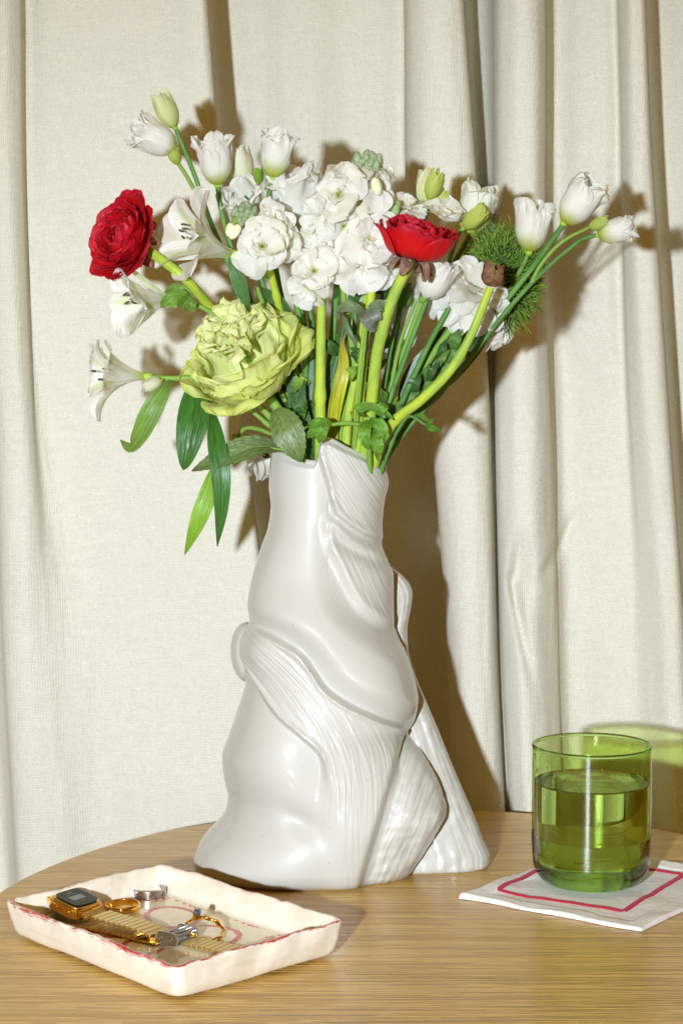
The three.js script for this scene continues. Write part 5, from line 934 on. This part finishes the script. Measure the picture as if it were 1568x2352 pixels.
// mossy green pompon of fine bristles
{
  reseed(131);
  const t = flower('green_dianthus', 'round mossy green pompon flower of fine bristles', 860, -0.02);
  const c = at(1150, 640, -0.016), strands = [];
  for (let k = 0; k < 3400; k++) {
    const d = V(rr(-1, 1), rr(-1, 1), rr(-0.6, 1)); if (d.lengthSq() > 1 || d.lengthSq() < 0.05) { k--; continue; } d.normalize();
    const rx = 0.0285, ry = 0.0365, rz = 0.024, f = rr(0.7, 1.2) * (1 + 0.2 * N3(d.x * 3, d.y * 3, d.z * 3)), tip = V(c.x + d.x * rx * f, c.y + d.y * ry * f, c.z + d.z * rz * f), q = V(rr(-1, 1), rr(-1, 1), rr(-1, 1)).multiplyScalar(0.45).add(d).normalize(), base = tip.clone().addScaledVector(q, -0.0125 * rr(0.7, 1.35)), bend = V(rr(-1, 1), rr(-0.6, 1), rr(-1, 1)).multiplyScalar(0.0022), side = q.clone().cross(V(rr(-1, 1), rr(-1, 1), rr(-1, 1))).normalize(), up = q.clone().cross(side);
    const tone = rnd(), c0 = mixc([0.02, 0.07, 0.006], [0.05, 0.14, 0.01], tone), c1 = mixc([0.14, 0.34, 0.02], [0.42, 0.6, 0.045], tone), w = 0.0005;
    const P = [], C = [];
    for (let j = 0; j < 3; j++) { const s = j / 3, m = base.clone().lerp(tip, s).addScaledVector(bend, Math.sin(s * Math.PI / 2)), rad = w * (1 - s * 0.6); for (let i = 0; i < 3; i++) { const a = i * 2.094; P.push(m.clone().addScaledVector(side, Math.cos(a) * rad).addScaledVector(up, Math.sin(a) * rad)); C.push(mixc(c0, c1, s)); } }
    P.push(tip.clone().add(bend)); C.push(c1);
    const idx = []; for (let j = 0; j < 2; j++) for (let i = 0; i < 3; i++) { const a = j * 3 + i, b = j * 3 + (i + 1) % 3; idx.push(a, b, b + 3, a, b + 3, a + 3); } for (let i = 0; i < 3; i++) idx.push(6 + i, 6 + (i + 1) % 3, 9);
    const g = new THREE.BufferGeometry(); g.setAttribute('position', new THREE.Float32BufferAttribute(P.flatMap((p) => [p.x, p.y, p.z]), 3)); g.setAttribute('color', new THREE.Float32BufferAttribute(C.flat(), 3)); g.setIndex(idx); strands.push(g);
  }
  const g = mergeGeometries(strands); g.computeVertexNormals();
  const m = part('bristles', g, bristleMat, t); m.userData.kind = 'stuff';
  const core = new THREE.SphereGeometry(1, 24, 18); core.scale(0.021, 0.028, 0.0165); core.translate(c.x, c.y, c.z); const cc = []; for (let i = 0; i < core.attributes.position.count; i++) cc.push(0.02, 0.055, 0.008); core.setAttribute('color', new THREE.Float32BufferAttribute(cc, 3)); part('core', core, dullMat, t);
  stemTo(t, [[858, 1110, -0.018], [930, 980, -0.02], [1050, 820, -0.022], [1130, 690, -0.024]], 0.0024, 0.002, 'dark');
}
// loose leaves and plain stems between the flowers
{
  reseed(132);
  const t = thing('leaf_sprig', 'lobed bright green leaves spilling over the highest point of the vase rim', 'leaves', at(850, 1085, 0.03));
  stemTo(t, [[850, 1110, 0.02], [848, 1040, 0.034], [846, 985, 0.045], [800, 972, 0.05], [745, 975, 0.052], [725, 962, 0.05]], 0.0022, 0.0011, 'mid');
  const lf = { cols: [[0.10, 0.27, 0.015], [0.19, 0.38, 0.03]], fold: 0.2, wave: 0.18 };
  for (const [pts, w, f] of [
    [[[760, 968, 0.052], [742, 975, 0.056], [724, 988, 0.055], [704, 1006, 0.05]], 0.0095, V(0, 0.5, 1)], [[[752, 970, 0.053], [742, 985, 0.058], [736, 1002, 0.056], [733, 1018, 0.05]], 0.0085, V(-0.2, 0.2, 1)], [[[755, 974, 0.052], [738, 970, 0.056], [718, 976, 0.056], [700, 984, 0.05]], 0.008, V(0, 0.7, 0.8)],
    [[[850, 960, 0.05], [868, 975, 0.056], [878, 1000, 0.056], [874, 1025, 0.052]], 0.0098, V(0.3, 0.3, 1)], [[[846, 965, 0.05], [836, 990, 0.058], [838, 1010, 0.058], [850, 1035, 0.054]], 0.0092, V(-0.2, 0.3, 1)], [[[852, 985, 0.05], [862, 1010, 0.056], [868, 1036, 0.055], [868, 1060, 0.05]], 0.0088, V(0.3, 0.2, 1)],
    [[[842, 960, 0.05], [820, 945, 0.056], [835, 935, 0.056], [875, 945, 0.054], [905, 966, 0.05]], 0.0085, V(0, 0.8, 0.7)], [[[862, 950, 0.052], [880, 935, 0.054], [888, 930, 0.05]], 0.008, V(0.2, 0.5, 1)], [[[858, 992, 0.05], [874, 990, 0.056], [884, 1002, 0.056], [886, 1018, 0.05]], 0.0075, V(0.3, 0.5, 1)]]) part('leaf', leafGeo(pts, w, f, lf), leafMat, t);
}
{
  reseed(133);
  const t = thing('leaf_sprig', 'thin sprig of small green leaves poking out sideways over the dark vase shadow', 'leaves', at(872, 1085, 0.02));
  stemTo(t, [[866, 1110, 0.01], [890, 1040, 0.03], [915, 985, 0.04], [940, 955, 0.046], [975, 975, 0.05], [1000, 985, 0.052]], 0.0021, 0.0007, 'dark');
  const lf = { cols: [[0.08, 0.24, 0.015], [0.15, 0.34, 0.03]], fold: 0.2, wave: 0.1 };
  part('leaf', leafGeo([[978, 976, 0.05], [990, 984, 0.054], [1014, 990, 0.052]], 0.0052, V(0, 0.6, 1), lf), leafMat, t);
  part('leaf', leafGeo([[975, 976, 0.05], [985, 970, 0.054], [998, 962, 0.052]], 0.004, V(0, 0.6, 1), lf), leafMat, t);
  part('leaf', leafGeo([[945, 958, 0.046], [965, 955, 0.05], [988, 972, 0.05]], 0.0036, V(0, 0.6, 1), lf), leafMat, t);
}
{
  reseed(134);
  const t = thing('withered_leaf', 'yellow withered leaf standing among the green stems above the vase', 'leaf', at(775, 1085, 0.01));
  part('leaf', leafGeo([[768, 1090, 0.012], [764, 970, 0.02], [774, 900, 0.026], [788, 840, 0.026], [786, 790, 0.022], [798, 755, 0.018]], 0.0105, V(0.35, 0, 1), { cols: [[0.34, 0.42, 0.02], [0.6, 0.54, 0.02]], fold: 0.25, wave: 0.22, skew: 1.1, tipc: [0.35, 0.25, 0.05] }), leafMat, t);
}
{
  reseed(135);
  const t = thing('leaf_sprig', 'grey green curled leaves hugging the pale stem below the widest stock floret', 'leaves', at(800, 1085, 0.03));
  stemTo(t, [[806, 1110, 0.014], [826, 900, 0.04], [842, 740, 0.046], [846, 700, 0.046]], 0.0017, 0.001, 'mid');
  const lf = { cols: [[0.13, 0.2, 0.09], [0.2, 0.28, 0.13]], fold: 0.2, wave: 0.12 };
  part('leaf', leafGeo([[842, 728, 0.05], [820, 712, 0.056], [795, 705, 0.056], [776, 715, 0.05], [778, 738, 0.046]], 0.0092, V(0, 0.6, 0.8), lf), leafMat, t);
  part('leaf', leafGeo([[844, 725, 0.05], [860, 705, 0.056], [880, 705, 0.054], [886, 728, 0.05], [872, 742, 0.046]], 0.0092, V(0, 0.6, 0.8), lf), leafMat, t);
  part('leaf', leafGeo([[838, 715, 0.05], [850, 728, 0.058], [856, 745, 0.056], [862, 754, 0.05]], 0.0145, V(0, 0.4, 1), { ...lf, cols: [[0.14, 0.16, 0.12], [0.22, 0.24, 0.18]] }), leafMat, t);
  part('leaf', leafGeo([[785, 720, 0.04], [800, 760, 0.042], [822, 800, 0.042]], 0.004, V(0, 0.2, 1), lf), leafMat, t);
}
{
  reseed(136);
  const stems = [
    [[[700, 1110, -0.01], [672, 960, -0.012], [640, 800, -0.012], [590, 660, -0.01]], 0.0022, 'mid'], [[[705, 1110, 0.0], [700, 960, 0.0], [700, 800, 0.0], [672, 660, 0.004]], 0.0026, 'dark'], [[[772, 1110, 0.0], [752, 980, -0.004], [760, 820, -0.004], [775, 650, 0.0]], 0.0033, 'dark'],
    [[[780, 1110, 0.006], [782, 980, 0.01], [810, 830, 0.012], [790, 690, 0.018], [786, 640, 0.02]], 0.0026, 'mid'], [[[800, 1110, 0.004], [800, 960, 0.006], [812, 840, 0.008], [815, 700, 0.006]], 0.0022, 'dark'], [[[830, 1110, 0.004], [880, 900, 0.014], [905, 760, 0.016], [940, 650, 0.014]], 0.0018, 'dark'],
    [[[836, 1110, 0.01], [890, 930, 0.022], [945, 780, 0.024], [990, 660, 0.02]], 0.0021, 'dark'], [[[842, 1110, 0.006], [895, 900, 0.018], [918, 790, 0.018], [955, 690, 0.016]], 0.0017, 'mid'], [[[850, 1110, 0.008], [920, 930, 0.016], [985, 790, 0.018], [1040, 690, 0.014]], 0.0024, 'dark'], [[[640, 1075, -0.005], [652, 980, -0.01], [665, 880, -0.016], [640, 760, -0.02]], 0.0022, 'dark'],
    [[[690, 1110, -0.02], [690, 960, -0.026], [720, 800, -0.03], [700, 650, -0.03]], 0.0026, 'dark'], [[[745, 1110, -0.02], [735, 950, -0.028], [790, 780, -0.03], [810, 640, -0.03]], 0.0026, 'dark'],
  ];
  const where = ['thin green stem running up behind the lime green rose', 'dark stem close beside the lime green rose', 'dark stem rising behind the drooping stock floret', 'bent mid green stem beside the yellow withered leaf', 'dark stem between the withered leaf and the pale stock stem', 'very thin dark stem just beside the thick red ranunculus stem', 'dark forked stem leading up to the white rosebud', 'thin green stem leading up between chrysanthemum petals', 'dark stem leading up to the shaggy chrysanthemum', 'dark stem at the vase rim under the rose', 'shaded stem deep behind the stock stems', 'shaded stem deep behind the withered leaf'];
  stems.forEach(([pts, r, k], i) => { const t = thing('flower_stem', where[i], 'stem', at(...pts[0])); stemTo(t, pts, r, r * 0.75, k, { nodes: [rr(0.3, 0.7)] }); });
}
{
  reseed(137);
  const t = thing('leaf_sprig', 'dark narrow leaves crowded between the stems behind the rose', 'leaves', at(720, 1085, -0.01));
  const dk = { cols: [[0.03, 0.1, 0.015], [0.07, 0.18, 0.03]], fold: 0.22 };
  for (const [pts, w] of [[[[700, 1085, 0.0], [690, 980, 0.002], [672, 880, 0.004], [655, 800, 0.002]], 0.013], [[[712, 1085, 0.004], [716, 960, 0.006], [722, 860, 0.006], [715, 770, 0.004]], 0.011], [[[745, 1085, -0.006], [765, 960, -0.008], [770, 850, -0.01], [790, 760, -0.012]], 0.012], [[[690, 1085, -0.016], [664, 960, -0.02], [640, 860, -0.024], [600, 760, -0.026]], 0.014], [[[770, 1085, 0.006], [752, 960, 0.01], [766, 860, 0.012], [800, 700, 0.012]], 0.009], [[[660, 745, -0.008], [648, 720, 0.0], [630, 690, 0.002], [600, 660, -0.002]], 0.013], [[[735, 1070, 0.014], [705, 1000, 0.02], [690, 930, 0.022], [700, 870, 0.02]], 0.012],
    [[[790, 1085, -0.012], [810, 990, -0.014], [800, 900, -0.016], [815, 830, -0.018]], 0.011], [[[840, 700, 0.0], [815, 670, 0.006], [800, 640, 0.008]], 0.012], [[[880, 690, -0.004], [870, 660, 0.004], [850, 640, 0.006]], 0.011]]) part('leaf', leafGeo(pts, w, V(rr(-0.4, 0.4), 0.1, 1), dk), leafMat, t);
}
{
  reseed(138);
  const t = thing('leaf_sprig', 'many small fresh green leaves and tendrils growing low between the thick stems', 'leaves', at(790, 1085, 0.02));
  const tones = [[[0.06, 0.17, 0.02], [0.12, 0.26, 0.03]], [[0.17, 0.33, 0.025], [0.28, 0.45, 0.04]], [[0.035, 0.11, 0.015], [0.07, 0.18, 0.03]]];
  for (let k = 0; k < 46; k++) {
    const x = rr(655, 890), y = rr(780, 1010) + Math.abs(x - 800) * 0.1, z = rr(-0.02, 0.03), a = rr(-2.4, -0.7), l = rr(26, 62), b = rr(-20, 20);
    part('leaf', leafGeo([[x, y, z], [x + Math.cos(a) * l * 0.5 + b * 0.4, y + Math.sin(a) * l * 0.5, z + 0.006], [x + Math.cos(a) * l + b, y + Math.sin(a) * l + Math.abs(b) * 0.6, z + 0.004]], rr(0.004, 0.0105), V(rr(-0.6, 0.6), rr(0, 0.6), 1), { cols: tones[k % 3], fold: 0.25, wave: 0.2, twist: rr(-0.8, 0.8), nv: 14, nu: 8 }), leafMat, t);
  }
}
{
  reseed(139);
  const t = thing('leaf_sprig', 'slim green leaves standing along the fan of dark stems beneath the shaggy chrysanthemum', 'leaves', at(856, 1085, 0.015));
  const tones = [[[0.07, 0.19, 0.03], [0.13, 0.28, 0.05]], [[0.03, 0.10, 0.02], [0.07, 0.17, 0.03]], [[0.14, 0.28, 0.04], [0.2, 0.36, 0.06]]];
  for (let k = 0; k < 16; k++) {
    const f = (k + 0.5) / 16, x = lerp(862, 1050, f) + rr(-14, 10), y = lerp(1010, 790, f) + rr(-14, 14), z = rr(0.004, 0.024), a = rr(-1.35, -0.75) + (k % 4 ? 0 : 0.6), l = rr(40, 78);
    part('leaf', leafGeo([[x, y, z], [x + Math.cos(a) * l * 0.5 + rr(-5, 5), y + Math.sin(a) * l * 0.5, z + 0.005], [x + Math.cos(a) * l, y + Math.sin(a) * l, z + 0.003]], rr(0.004, 0.0095), V(rr(-0.7, 0.5), rr(0, 0.4), 1), { cols: tones[k % 3], fold: 0.25, wave: 0.15, twist: rr(-0.7, 0.7), nv: 16, nu: 8 }), leafMat, t);
  }
}
renderer.render(scene, camera);
